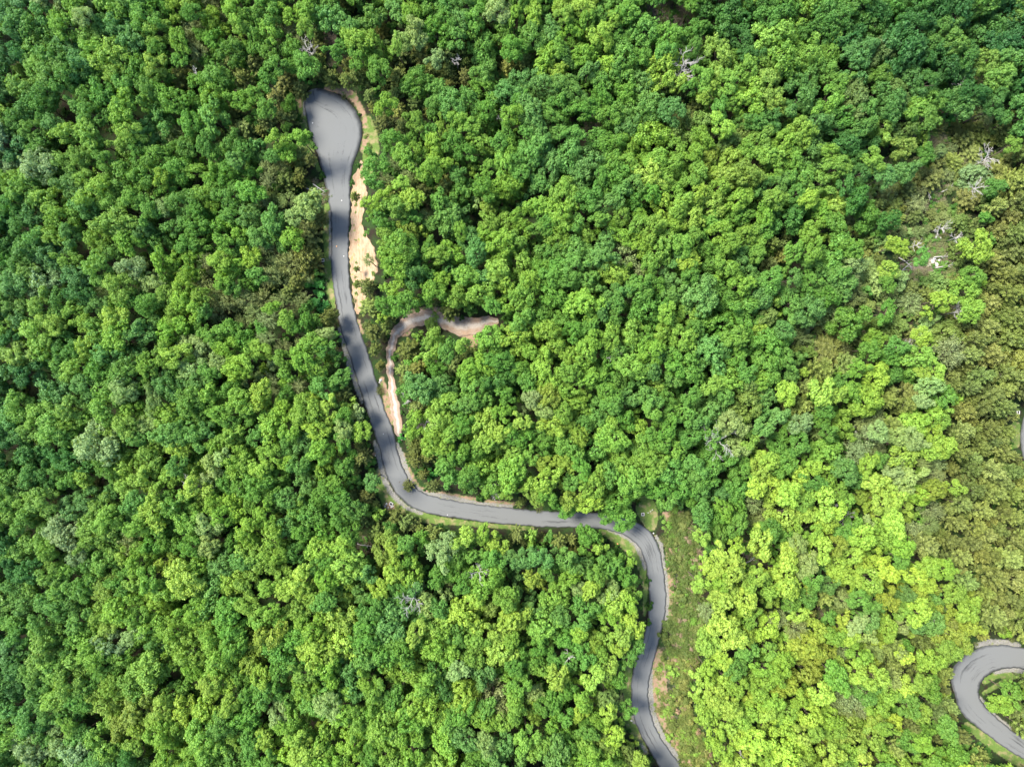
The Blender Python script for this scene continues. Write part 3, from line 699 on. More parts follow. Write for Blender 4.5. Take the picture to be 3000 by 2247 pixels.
# openings where no tree stands, as a coarse raster over the photo
STEP = 4
rx = np.arange(-320, 3330, STEP); ry = np.arange(-320, 2570, STEP)
RX, RY = np.meshgrid(rx, ry)
OPEN = in_poly(RX, RY, ROAD_L + ROAD_R[::-1][:-1])
OPEN |= in_poly(RX, RY, HAIR_O + HAIR_I[::-1]) | in_poly(RX, RY, EDGE_L + EDGE_R[::-1])
OPEN |= in_poly(RX, RY, BANK_L + BANK_R[::-1]) | in_poly(RX, RY, BRUSH)
OPEN |= chain_mask(RX, RY, [TRACK] + GRAVEL + GRASS + SOIL + LITTER) > .5
ROADM = (in_poly(RX, RY, ROAD_L + ROAD_R[::-1][:-1]) | in_poly(RX, RY, HAIR_O + HAIR_I[::-1]) | in_poly(RX, RY, EDGE_L + EDGE_R[::-1])
         | (chain_mask(RX, RY, [TRACK]) > .3))
def on_road(x, y): return ROADM[min(max(int((y + 320) / STEP), 0), ROADM.shape[0] - 1), min(max(int((x + 320) / STEP), 0), ROADM.shape[1] - 1)]
def is_open(x, y):
    i = np.clip(((np.asarray(y) + 320) / STEP).astype(int), 0, OPEN.shape[0] - 1)
    j = np.clip(((np.asarray(x) + 320) / STEP).astype(int), 0, OPEN.shape[1] - 1)
    return OPEN[i, j]
RING = np.stack([np.cos(np.arange(12) * .5236), np.sin(np.arange(12) * .5236)], 1)
def clear_of_open(x, y, r):
    q = RING * r
    return not (is_open(x, y) or is_open(x + q[:, 0], y + q[:, 1]).any())

KX = np.array([c[0] for c in crowns]); KY = np.array([c[1] for c in crowns]); KC = [c[3] for c in crowns]
def gappy(x, y):
    # the tall old wood at far left, lower left and top right stands more open, with deep gaps
    return x < 560 - (y < 1000) * 120 or (y > 1750 and x < 1750 and x < 1100 + (y - 1750) * 1.3) or (x > 2250 and y < 330)
SCRUB = [(2480, 640), (2560, 520), (2620, 420), (2800, 330), (2960, 330), (2960, 480), (2880, 600), (2850, 900), (2760, 1010), (2560, 1060), (2350, 1080), (2350, 960), (2560, 860), (2520, 760)]
def scrubby(x, y):
    return bool(in_poly(np.array([float(x)]), np.array([float(y)]), SCRUB)[0])
def fill(n, r0, r1, sep, layer, px0=-230, px1=3230, py0=-230, py1=2477):
    cell = {}
    cs = 80
    def key(x, y): return (int(x // cs), int(y // cs))
    for c in crowns: cell.setdefault(key(c[0], c[1]), []).append(c)
    added = 0
    for _ in range(n):
        x = rnd.uniform(px0, px1); y = rnd.uniform(py0, py1); r = rnd.uniform(r0, r1)
        k = key(x, y); ok = True
        for a in (-1, 0, 1):
            for b in (-1, 0, 1):
                for c in cell.get((k[0] + a, k[1] + b), ()):
                    if (c[0] - x) ** 2 + (c[1] - y) ** 2 < (sep * (c[2] + r)) ** 2: ok = False; break
                if not ok: break
            if not ok: break
        if not ok or not clear_of_open(x, y, r * .8): continue
        if layer == 2 and gappy(x, y) and rnd.random() < .9: continue
        if layer == 1 and gappy(x, y) and rnd.random() < .5: continue
        if scrubby(x, y) and rnd.random() < .55: continue
        d = (KX - x) ** 2 + (KY - y) ** 2
        near = np.argpartition(d, 4)[:4]
        code = KC[rnd.choice(list(near))]
        if code == 'l' and rnd.random() < .5: code = 'y'
        if code in 'yp' and rnd.random() < .3: code = 'g'
        if code == 's': code = 'g'
        if scrubby(x, y): code = rnd.choice('cctpoc')
        if layer == 1 and gappy(x, y): r = min(r * 1.2, 46)
        c = [x, y, r, code, False, layer]
        crowns.append(c); cell.setdefault(k, []).append(c); added += 1
    return added
na = fill(26000, 24, 42, .64, 1)
nb = fill(26000, 15, 25, .56, 2)
print('filled', na, nb, 'total', len(crowns))

# ------------------------------------------------------------------ individual trees
TH = {'g': 15, 'd': 15, 'y': 16, 'l': 16, 'b': 15, 'p': 16, 'a': 15, 'o': 14, 'c': 12, 't': 12, 's': 4.0}
PROTO = {}
def tree_params(c, r_):
    x, y, r, code = c[:4]
    layer = c[5] if len(c) > 5 else 0
    hgt = TH[code] + (r_.uniform(-4, 3) if code == 'c' else r_.uniform(-2.6, 2.6)) + (r - 30) * .07
    if r < 22 and code not in 'cts': hgt *= .62
    if layer == 2: hgt *= (.56 if gappy(x, y) else .70)
    elif gappy(x, y): hgt += 2.5
    if scrubby(x, y) and code in 'ctpo': hgt *= .45
    # young growth along the road and track is lower
    if code == 'c' and x < 2400: hgt *= .72
    if code == 's': hgt = 1.2 + r * .06
    k = (H - hgt * .75) / F
    R = r * k * (1.12 if gappy(x, y) else 1.0) * (1.2 if not (len(c) > 5 and c[5] == 2) else 1.1)
    ch = R * (1.9 if code == 'c' else 1.5)
    ch = min(ch, hgt * .8)
    P = at(x, y, hgt - ch * .55)
    for _ in range(10):          # the trunk must stand on soil, not on the asphalt
        kg = F / (H - float(height(np.array([P.x]), np.array([P.y]))[0]))
        gx_, gy_ = CX + P.x * kg, CY - P.y * kg
        if not any(on_road(gx_ + a, gy_ + b) for a in (-6, 6) for b in (-6, 6)) or hgt < 3: break
        hgt *= .84; ch = min(ch, hgt * .85); P = at(x, y, hgt - ch * .55)
    base = Vector((P.x, P.y, 0)); base.z = float(height(np.array([P.x]), np.array([P.y]))[0])
    t = TINT[code]; j = r_.uniform(.86, 1.14); jr = r_.uniform(.92, 1.08)
    if code == 'c': j *= r_.uniform(.75, 1.3); jr *= r_.uniform(.9, 1.12)
    # tint by area: cooler green far left; corner darkening and lower-right glow painted in
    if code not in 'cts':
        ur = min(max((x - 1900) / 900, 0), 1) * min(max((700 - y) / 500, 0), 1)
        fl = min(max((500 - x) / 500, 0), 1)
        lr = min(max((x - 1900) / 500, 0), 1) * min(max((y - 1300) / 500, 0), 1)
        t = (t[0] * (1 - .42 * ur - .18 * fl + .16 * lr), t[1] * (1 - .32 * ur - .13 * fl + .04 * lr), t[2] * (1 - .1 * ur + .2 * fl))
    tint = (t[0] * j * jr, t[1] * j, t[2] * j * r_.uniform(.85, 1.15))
    return base, hgt, R, ch, tint

def meshes_for(c, small):
    code = c[3]
    if code == 'c': return PINE
    if code == 't': return WISP
    if code == 's' or small: return YOUNG
    return BROAD

def make_tree(c, r_, small=False):
    code = c[3]
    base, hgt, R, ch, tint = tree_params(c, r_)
    name = {'c': 'pine_tree', 't': 'bare_tree', 's': 'shrub'}.get(code, 'sapling' if small else 'broadleaf_tree')
    root = bpy.data.objects.new(name, None)
    root.empty_display_size = .5
    COL.objects.link(root)
    root.location = base
    ml = meshes_for(c, small)
    i = r_.randrange(len(ml))
    cr = ob('crown', ml[i], root)
    zb = hgt - ch
    cr.location = (0, 0, zb)
    q_ = r_.uniform(.88, 1.13)
    cr.scale = (R * q_, R / q_, ch / (1.5 if code == 'c' else 1.1))
    cr.rotation_euler = (r_.uniform(-.08, .08), r_.uniform(-.08, .08), r_.uniform(0, 6.28))
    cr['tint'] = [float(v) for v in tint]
    tr = ob('trunk', TRUNKS[r_.randrange(3)], root)
    th = max(zb + ch * .55, 1.0)
    tr.scale = (max(R * 1.2, th * .5), max(R * 1.2, th * .5), th)
    tr.rotation_euler = (0, 0, r_.uniform(0, 6.28))
    PROTO[('crown', ml[i].name)] = cr
    PROTO[('trunk', tr.data.name)] = tr
    return root

def visible(c): return -10 < c[0] < 3010 and -10 < c[1] < 2257

cand = [c for c in crowns if visible(c)]
broad = sorted([c for c in cand if c[3] not in 'cts' and c[2] >= 22 and (len(c) < 6)], key=lambda c: -c[2])
sap = sorted([c for c in cand if c[3] not in 'cts' and c[2] < 22 and len(c) < 6], key=lambda c: -c[2])[:290]
pine = sorted([c for c in cand if c[3] == 'c' and not (len(c) > 5 and c[5] == 2)], key=lambda c: -c[2])[:290]
bare = sorted([c for c in cand if c[3] == 't' and len(c) < 6], key=lambda c: -c[2])[:290]
shr = [c for c in cand if c[3] == 's']
chosen = broad[:300] + sap + pine + bare + shr
print('individuals: broad', len(broad[:300]), 'of', len(broad), 'sapling', len(sap), 'pine', len(pine), 'bare', len(bare), 'shrub', len(shr))
chosen_ids = {id(c) for c in chosen}
smalls = {id(c) for c in sap}

LAND = [('the turning loop', 975, 350), ('the sandy bank', 1070, 740), ('the dirt track', 1200, 950), ('the first road bend', 1190, 1440),
        ('the overhanging tree', 1820, 1530), ('the second road bend', 1900, 1620), ('the hairpin bend', 2830, 2030),
        ('the pale rock patch', 2755, 760), ('the big grey snag', 2120, 1300), ('the topmost tall snag', 2010, 180),
        ('the top left corner', 0, 0), ('the bottom left corner', 0, 2247), ('the top right corner', 3000, 0), ('mid left edge', 0, 1120),
        ('mid top edge', 1500, 0), ('mid bottom edge', 1500, 2247), ('the slim low snag', 1202, 1770),
        ('the forked dead branch', 560, 1430), ('the road\'s lower end', 1950, 2200), ('the picture centre', 1500, 1120),
        ('mid right edge', 3000, 1120)]
used_labels = {}
DIRS = ['right of', 'upper right of', 'above', 'upper left of', 'left of', 'lower left of', 'below', 'lower right of']
NUM = {1: 'one', 2: 'two', 3: 'three', 4: 'four', 5: 'five', 6: 'six', 7: 'seven', 8: 'eight', 9: 'nine', 10: 'ten', 11: 'eleven', 12: 'twelve', 13: 'thirteen',
       14: 'fourteen', 15: 'fifteen', 16: 'sixteen', 17: 'seventeen', 18: 'eighteen', 19: 'nineteen', 20: 'twenty'}
def place_label(x, y, head, only=None):
    """head + how many road widths it stands from a landmark; never the same text twice"""
    order = sorted(LAND, key=lambda L: math.hypot(L[1] - x, L[2] - y))
    for fine in (0, 1):
        for L in order[:7]:
            d = math.hypot(L[1] - x, L[2] - y) / 53.0
            if d < .6 or d > 20: continue
            k = DIRS[int(round(math.atan2(-(y - L[2]), x - L[1]) / (math.pi / 4))) % 8]
            if fine: ds = NUM.get(int(d), 'zero') + ' and a half' if d - int(d) >= .5 else 'just over ' + NUM.get(int(d), 'half a')
            else: ds = NUM[max(1, int(round(d)))]
            s_ = '%s %s road widths %s %s' % (head, ds, k, L[0])
            if ds == 'one': s_ = s_.replace('widths', 'width')
            if s_ not in used_labels:
                used_labels[s_] = 1
                return s_
    L = order[0]
    s_ = '%s %d metres %s %s' % (head, round(math.hypot(L[1] - x, L[2] - y) * .1), DIRS[int(round(math.atan2(-(y - L[2]), x - L[1]) / (math.pi / 4))) % 8], L[0])
    if s_ in used_labels: print('DUP', s_)
    used_labels[s_] = 1
    return s_

GROUPS = {'broadleaf_tree': 'broadleaf trees of the woodland', 'sapling': 'young trees in the woodland', 'pine_tree': 'feathery olive pines',
          'bare_tree': 'trees just coming into leaf', 'shrub': 'round green roadside shrubs'}
trng = random.Random(21)
for c in chosen:
    small = id(c) in smalls
    o = make_tree(c, trng, small)
    kindn = o.name.split('.')[0]
    R = c[2]
    size = ('broad' if R > 42 else 'large' if R > 34 else 'medium' if R > 26 else 'small' if R > 19 else 'tiny')
    noun = {'broadleaf_tree': 'leafy tree', 'sapling': 'young tree', 'pine_tree': 'feathery pine', 'bare_tree': 'half-bare tree', 'shrub': 'round shrub'}[kindn]
    lab = place_label(c[0], c[1], '%s %s %s' % (size, HUE[c[3]], noun))
    tag(o, lab, {'broadleaf_tree': 'broadleaf tree', 'sapling': 'young tree', 'pine_tree': 'pine', 'bare_tree': 'bare tree', 'shrub': 'shrub'}[kindn], GROUPS[kindn])

def overhang(cx_, cy_, r, bx_, by_, hgt, label):
    c = [cx_, cy_, r, 'g', True]
    P = at(cx_, cy_, hgt * .7); B = at(bx_, by_, 0)
    root = bpy.data.objects.new('broadleaf_tree', None); COL.objects.link(root); root.location = B
    R = r * (H - hgt * .75) / F * 1.15
    cr = ob('crown', BROAD[3], root); cr.location = (P.x - B.x, P.y - B.y, hgt * .55); cr.scale = (R, R, R * 1.0)
    cr['tint'] = [.115, .265, .040]
    mb = MB(); q = Vector((P.x - B.x, P.y - B.y, hgt * .62))
    mb.tube([(0, 0, -.3), (q.x * .2, q.y * .2, hgt * .3), (q.x * .6, q.y * .6, hgt * .5), (q.x, q.y, q.z)], [.3, .24, .17, .08], 7)
    ob('trunk', mb.mesh('trunk', M_BARK, True), root)
    tag(root, label, 'broadleaf tree', GROUPS['broadleaf_tree'])
overhang(1829, 1520, 35, 1822, 1478, 12, 'green leafy tree reaching over the asphalt, the larger overhanging crown before the second bend')
overhang(1777, 1514, 22, 1775, 1482, 10, 'smaller green crown over the road edge, left of the larger overhanging tree')
overhang(1660, 1490, 28, 1662, 1470, 11, 'bright green tree leaning on the upper road edge, left of both overhanging crowns')

# ------------------------------------------------------------------ the rest of the wood and the undergrowth, as masses
def scatter(name, pts, protos, label, cat):
    """pts: list of (loc, rot, scale, tint, proto index); protos: objects that already stand in the scene"""
    n = len(pts)
    me = bpy.data.meshes.new(name)
    me.vertices.add(n)
    me.vertices.foreach_set('co', np.array([p[0] for p in pts], np.float32).ravel())
    for an, i in (('rot', 1), ('scl', 2), ('tint', 3)):
        a = me.attributes.new(an, 'FLOAT_VECTOR', 'POINT')
        a.data.foreach_set('vector', np.array([p[i] for p in pts], np.float32).ravel())
    a = me.attributes.new('pid', 'INT', 'POINT')
    a.data.foreach_set('value', np.array([p[4] for p in pts], np.int32))
    o = ob(name, me)
    ng = bpy.data.node_groups.new(name, 'GeometryNodeTree')
    ng.interface.new_socket('Geometry', in_out='INPUT', socket_type='NodeSocketGeometry')
    ng.interface.new_socket('Geometry', in_out='OUTPUT', socket_type='NodeSocketGeometry')
    gi = ng.nodes.new('NodeGroupInput'); go = ng.nodes.new('NodeGroupOutput')
    jn = ng.nodes.new('GeometryNodeJoinGeometry')
    def named(nm, dt):
        a = ng.nodes.new('GeometryNodeInputNamedAttribute'); a.data_type = dt; a.inputs[0].default_value = nm
        return a.outputs[0]
    rot = named('rot', 'FLOAT_VECTOR'); scl = named('scl', 'FLOAT_VECTOR'); pid = named('pid', 'INT')
    e2r = ng.nodes.new('FunctionNodeEulerToRotation'); ng.links.new(rot, e2r.inputs[0])
    for k, pr in enumerate(protos):
        oi = ng.nodes.new('GeometryNodeObjectInfo'); oi.inputs[0].default_value = pr
        cmp_ = ng.nodes.new('FunctionNodeCompare'); cmp_.data_type = 'INT'; cmp_.operation = 'EQUAL'
        ng.links.new(pid, cmp_.inputs[2]); cmp_.inputs[3].default_value = k
        ip = ng.nodes.new('GeometryNodeInstanceOnPoints')
        ng.links.new(gi.outputs[0], ip.inputs['Points'])
        ng.links.new(cmp_.outputs[0], ip.inputs['Selection'])
        ng.links.new(oi.outputs['Geometry'], ip.inputs['Instance'])
        ng.links.new(e2r.outputs[0], ip.inputs['Rotation'])
        ng.links.new(scl, ip.inputs['Scale'])
        ng.links.new(ip.outputs[0], jn.inputs[0])
    ng.links.new(jn.outputs[0], go.inputs[0])
    md = o.modifiers.new('scatter', 'NODES'); md.node_group = ng
    tag(o, label, cat, kind='stuff')
    return o

ckeys = [k for k in PROTO if k[0] == 'crown']; tkeys = [k for k in PROTO if k[0] == 'trunk']
allk = ckeys + tkeys
protos = [PROTO[k] for k in allk]
pidx = {k[1]: i for i, k in enumerate(allk)}
srng = random.Random(5)
pts = []
for c in crowns:
    if id(c) in chosen_ids: continue
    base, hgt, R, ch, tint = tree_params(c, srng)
    small = c[2] < 22
    ml = [m for m in meshes_for(c, small) if m.name in pidx]
    zb = hgt - ch
    zs = ch / (1.5 if c[3] == 'c' else 1.1); q_ = srng.uniform(.86, 1.16)
    m = srng.choice(ml)
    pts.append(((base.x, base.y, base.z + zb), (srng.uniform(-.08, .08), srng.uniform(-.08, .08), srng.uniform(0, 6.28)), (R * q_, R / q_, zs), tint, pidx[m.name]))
    th = max(zb + ch * .55, 1.0); tw = max(R * 1.2, th * .5)
    pts.append(((base.x, base.y, base.z), (0, 0, srng.uniform(0, 6.28)), (tw, tw, th), (.1, .1, .1), pidx[srng.choice(tkeys)[1]]))
scatter('forest', pts, protos, 'dense mixed green woodland filling the ground between the larger trees', 'forest')
print('forest instances', len(pts))

# low undergrowth: brush on the slope right of the lower road, bank tufts, and the forest floor
pts = []
yk = [i for i, k in enumerate(allk) if k[1] in {m.name for m in YOUNG}]
wk = [i for i, k in enumerate(allk) if k[1] in {m.name for m in WISP}]
def bush(px, py, R, hgt, tint, ids):
    p = at(px, py, 0)
    pts.append(((p.x, p.y, p.z - .1 * R), (srng.uniform(-.15, .15), srng.uniform(-.15, .15), srng.uniform(0, 6.28)), (R, R, hgt), tint, srng.choice(ids)))
BR = np.array(BRUSH)
n = 0
while n < 1500:
    x = srng.uniform(1890, 2100); y = srng.uniform(1480, 2260)
    if not in_poly(np.array([x]), np.array([y]), BRUSH)[0] or on_road(x - 8, y) or on_road(x, y): continue
    n += 1
    edge = (x - 1950) / 120.0
    if srng.random() > .35 + edge: continue
    q = srng.random()
    low = y > 1920
    t = (.095, .140, .032) if q < .55 else (.150, .185, .050) if q < .8 else (.15, .28, .045) if q < .93 else (.24, .19, .12)
    if low: t = (t[0] * 1.35, t[1] * 1.2, t[2] * 1.2)
    R = srng.uniform(.5, 1.3) + (srng.uniform(.3, 1.4) if x - 1950 > 50 or srng.random() < .08 else 0)
    bush(x, y, R, R * srng.uniform(.6, 1.1), t, yk if srng.random() < .45 else wk)
BK = BANK_L + BANK_R[::-1]
for (x, y, r) in [(1040, 580, 11), (1044, 600, 7), (1042, 705, 5), (1044, 770, 6), (1045, 790, 7), (1043, 812, 6), (1050, 835, 10), (1045, 860, 7), (1044, 622, 5), (1036, 660, 4),
                  (1073, 400, 9), (1080, 430, 12), (1075, 455, 10), (1068, 480, 8), (1085, 475, 12), (1060, 520, 8), (1072, 502, 9), (1080, 750, 9), (1096, 800, 10), (1090, 850, 10), (1070, 880, 8)]:
    for _ in range(4):
        bush(x + srng.uniform(-.5, .5) * r, y + srng.uniform(-.5, .5) * r, r * .065, r * .055, (.15 * srng.uniform(.8, 1.2), .23, .05), yk + wk)
# clearings with rocks and brown litter: thin brush
for ch in LITTER:
    for (cx, cy, r) in ch:
        for _ in range(int(r * 1.6)):
            x = cx + srng.gauss(0, .7) * r; y = cy + srng.gauss(0, .7) * r
            q = srng.random()
            R = srng.uniform(.35, 1.2)
            bush(x, y, R, R * .9, (.17, .22, .07) if q < .4 else (.10, .24, .04) if q < .7 else (.20, .18, .11), wk if q < .4 or q > .7 else yk)
n = 0
while n < 900:
    x = srng.uniform(2340, 2970); y = srng.uniform(320, 1090); n += 1
    if not scrubby(x, y): continue
    R = srng.uniform(.6, 2.0); q = srng.random()
    bush(x, y, R, R * srng.uniform(.7, 1.3), (.19, .22, .085) if q < .5 else (.13, .24, .05) if q < .75 else (.24, .23, .13), wk if q < .5 or q > .75 else yk)
# forest floor
n = 0
while n < 7000:
    x = srng.uniform(-150, 3150); y = srng.uniform(-150, 2400)
    n += 1
    if is_open(x, y): continue
    R = srng.uniform(.6, 1.7)
    q = srng.random()
    bush(x, y, R, R * srng.uniform(.6, 1.3), (.05, .13, .02) if q < .45 else (.09, .20, .03) if q < .75 else (.12, .14, .045), yk if q < .7 else wk)
scatter('undergrowth', pts, protos, 'low green and olive brush covering the ground beside the road and under the trees', 'undergrowth')
print('undergrowth', len(pts))

# ------------------------------------------------------------------ dead trees
def dead_mesh(seed, size, spread=1.0, lean=(0, 0), levels=3, height_=8.0):
    r = random.Random(seed); mb = MB()
    def grow(p, d, L, rad, lev):
        pts_ = [p]; rads = [rad]; q = Vector(p); dd = Vector(d)
        n = 4
        for i in range(n):
            dd = (dd + Vector((r.uniform(-1, 1), r.uniform(-1, 1), r.uniform(-.5, .6))) * .22).normalized()
            q = q + dd * (L / n); pts_.append(q.copy()); rads.append(max(rad * (1 - .72 * (i + 1) / n), .012))
            if lev > 0 and i >= (1 if lev == levels else 0):
                for _ in range(2 if lev < levels else 3):
                    nd = (dd * .55 + Vector((r.uniform(-1, 1), r.uniform(-1, 1), r.uniform(-.25, .55))) * spread).normalized()
                    grow(q.copy(), nd, L * r.uniform(.42, .68), rads[-1] * .75, lev - 1)
        mb.tube(pts_, rads, 5 if lev else 4)
    grow(Vector((0, 0, -.3)), Vector((lean[0], lean[1], 1)).normalized(), height_, .17 * size, levels)
    return mb
def snag(px, py, rpx, hgt, seed, label, lean=(0, 0)):
    o = bpy.data.objects.new('dead_tree', None); COL.objects.link(o)
    R = rpx * .1
    # trunk and limbs: limbs reach R sideways
    p = at(px, py, hgt)
    g = float(height(np.array([p.x]), np.array([p.y]))[0])
    L = Vector((lean[0] * hgt, lean[1] * hgt, 0))
    o.location = (p.x - L.x * .6, p.y - L.y * .6, g)
    r = random.Random(seed)
    mb = MB()
    mb.tube([(0, 0, -.3), (L.x * .3, L.y * .3, hgt * .5), (L.x * .6, L.y * .6, hgt * .85)], [.16, .12, .08], 8)
    ob('trunk', mb.mesh('trunk', M_DEAD, True), o)
    lb = MB()
    def grow(q, d, Ln, rad, lev):
        P_ = [q.copy()]; Rr = [rad]; d = Vector(d)
        for i in range(5):
            d = (d + Vector((r.uniform(-1, 1), r.uniform(-1, 1), r.uniform(-.3, .4))) * .28).normalized()
            q = q + d * Ln / 5; P_.append(q.copy()); Rr.append(max(rad * (1 - .8 * (i + 1) / 5), .03))
            if lev > 0 and r.random() < .85:
                side = Vector((-d.y, d.x, 0)) * r.choice((-1, 1)) + Vector((0, 0, r.uniform(-.1, .4)))
                grow(q.copy(), (d + side * r.uniform(.6, 1.1)).normalized(), Ln * r.uniform(.35, .6), Rr[-1] * .8, lev - 1)
        lb.tube(P_, Rr, 5)
    nb = 7 if rpx > 20 else 5
    a0 = r.uniform(0, 6.28)
    for i in range(nb):
        t = .55 + .3 * i / nb
        a = a0 + i * 2.4
        s0 = Vector((L.x * .6 * (t / .85), L.y * .6 * (t / .85), hgt * t))
        dv = Vector((math.cos(a), math.sin(a), .55)) + Vector((lean[0], lean[1], 0)) * 1.5
        grow(s0, dv.normalized(), R * r.uniform(.8, 1.15), .095, 2)
    ob('limbs', lb.mesh('limbs', M_DEAD, True), o)
    tag(o, label, 'dead tree', 'bleached dead trees')
    return o
SNAGS = [(2118, 1298, 46, 15, (0, 0), 'big grey dead tree with wide bare limbs, open amid dark green crowns'),
 (2015, 165, 34, 16, (.15, .3), 'tall pale dead tree leaning up among green crowns near the top edge'),
 (2015, 205, 24, 15, (-.1, -.1), 'lower pale bare tree just below the tall dead tree near the top'),
 (2908, 455, 32, 10, (0, .1), 'white bleached snag in olive brush near the right edge, the upper one'),
 (2874, 546, 24, 9, (-.1, 0), 'white bleached snag with combed limbs below the upper white snag'),
 (2772, 664, 20, 8, (0, 0), 'small spiky white snag just above the pale rock patch'),
 (2815, 692, 18, 8, (-.1, 0), 'short white snag beside a golden tree right of the rock patch'),
 (2695, 715, 15, 7, (0, 0), 'thin grey snag left of the pale rock patch'),
 (2672, 1013, 30, 12, (0, 0), 'grey branching snag poking from lime trees below the rock patch'),
 (2826, 912, 26, 10, (.1, 0), 'pale snag with level limbs at the edge of the pine stand'),
 (2484, 1520, 26, 10, (-.1, 0), 'bleached snag over grey litter in the lime-green wood'),
 (1203, 1768, 30, 17, (-.12, -.2), 'slim grey dead tree with one-sided limbs in the lower wood'),
 (1403, 1688, 28, 16, (0, 0), 'whitish dead crown beside a pale tree below the road'),
 (560, 1430, 34, 15, (-.35, 0), 'forked grey dead branch reaching left over yellow-green crowns'),
 (893, 128, 22, 12, (-.2, .2), 'grey forked snag above the turning loop'),
 (340, 175, 18, 15, (0, .1), 'small grey snag among light green crowns at upper left'),
 (562, 205, 16, 14, (-.1, .1), 'small grey snag between yellow-green trees left of the turning loop'),
 (220, 582, 22, 15, (0, 0), 'little pale dead crown sunk between trees near the left edge'),
 (1245, 1240, 24, 10, (-.1, 0), 'white twisted snag just right of the road above the first bend'),
 (1190, 1165, 16, 9, (0, 0), 'thin white snag beside the lower dirt track'),
 (1440, 1430, 26, 11, (0, -.15), 'drooping white snag on the road verge right of the first bend'),
 (1575, 1150, 16, 13, (0, 0), 'thin white snag in the middle of the yellow-green wood'),
 (1420, 1290, 26, 11, (0, 0), 'pale dead limbs over a gap in the inner wood'),
 (1805, 1035, 20, 14, (0, 0), 'pale Y-shaped snag in the dark green wood right of centre'),
 (1390, 25, 20, 14, (0, 0), 'bare whitish snag at the top edge, the left of two'),
 (1475, 20, 24, 14, (0, .1), 'bare whitish snag at the top edge, the right of two'),
 (2790, 10, 26, 15, (.2, .1), 'thin grey limbs at the top edge near the right corner'),
 (2815, 60, 16, 15, (.2, 0), 'short grey limbs just below the top edge near the right corner'),
 (2835, 235, 22, 15, (-.1, -.2), 'dark slender dead limb among deep green crowns at upper right'),
 (2160, 1985, 18, 12, (0, 0), 'white broken snag in the lime wood right of the lower road'),
 (2175, 2205, 26, 12, (0, 0), 'white branching snag near the bottom edge right of the road'),
 (2750, 1830, 18, 11, (0, 0), 'small bleached snag in a lime tree upper left of the hairpin'),
 (2770, 1862, 14, 11, (0, 0), 'tiny bleached snag right beside the hairpin woods'),
 (1670, 1940, 20, 14, (0, 0), 'grey limbs over a dark gap left of the lower road'),
 (1335, 160, 14, 12, (0, 0), 'tiny white snag above the big bright crowns near the top'),
 (1475, 330, 16, 14, (0, .1), 'thin lilac-grey snag in the upper wood right of the turning loop'),
 (690, 1435, 18, 14, (-.1, -.1), 'thin pale snag right of the forked dead branch'),
 (235, 2175, 20, 14, (0, 0), 'small greyish dead crown near the bottom left corner'),
 (885, 690, 5, 8, (0, 0), '')]
for i, (x, y, r, h, ln, lb_) in enumerate(SNAGS):
    if lb_: snag(x, y, r, h, 900 + i, lb_, ln)

# fallen logs in the clearings
LOGS = [(2640, 795, 75, 40, 'long thin pale log lying on litter left of the rock patch'), (2655, 770, 55, -35, 'thin log crossing another left of the rock patch'),
        (2770, 780, 60, 10, 'pale log lying just below the white rocks'), (2760, 752, 50, 3, 'slim grey log just above the white rocks'),
        (2775, 555, 45, 25, 'slim log in brown litter below the white snags'), (2720, 565, 40, -60, 'short bleached log beside brown litter at upper right'),
        (925, 562, 60, -20, 'thin grey log in brown brush left of the road'), (935, 552, 45, -35, 'shorter grey log in brown brush left of the road'),
        (2200, 1640, 34, 30, 'thin log in a brown gap right of the second road bend'), (1070, 1597, 50, -10, 'fallen grey log in a brown gap below the first bend'),
        (2140, 1960, 34, 60, 'slim white log leaning at the brush edge right of the lower road')]
for i, (x, y, ln, a, lb_) in enumerate(LOGS):
    r = random.Random(1500 + i); mb = MB()
    L = ln * .1; ca, sa = math.cos(math.radians(a)), math.sin(math.radians(a))
    c0 = at(x, y, .9)
    pp = []
    for k in range(6):
        t = (k / 5 - .5) * L
        pp.append((ca * t + r.uniform(-.05, .05), sa * t + r.uniform(-.05, .05), .25 * math.sin(k)))
    mb.tube(pp, [.17, .16, .14, .12, .09, .05], 7)
    for k in (2, 3, 4):
        q = Vector(pp[k]); s_ = r.choice((-1, 1))
        mb.tube([q, q + Vector((-sa * s_ * .5 + ca * .4, ca * s_ * .5 + sa * .4, .2)), q + Vector((-sa * s_ * 1.0 + ca * 1.0, ca * s_ * 1.0 + sa * 1.0, .35))], [.07, .05, .02], 5)
    tag(ob('fallen_log', mb.mesh('fallen_log', M_DEAD, True), loc=c0), lb_, 'log', 'fallen logs')

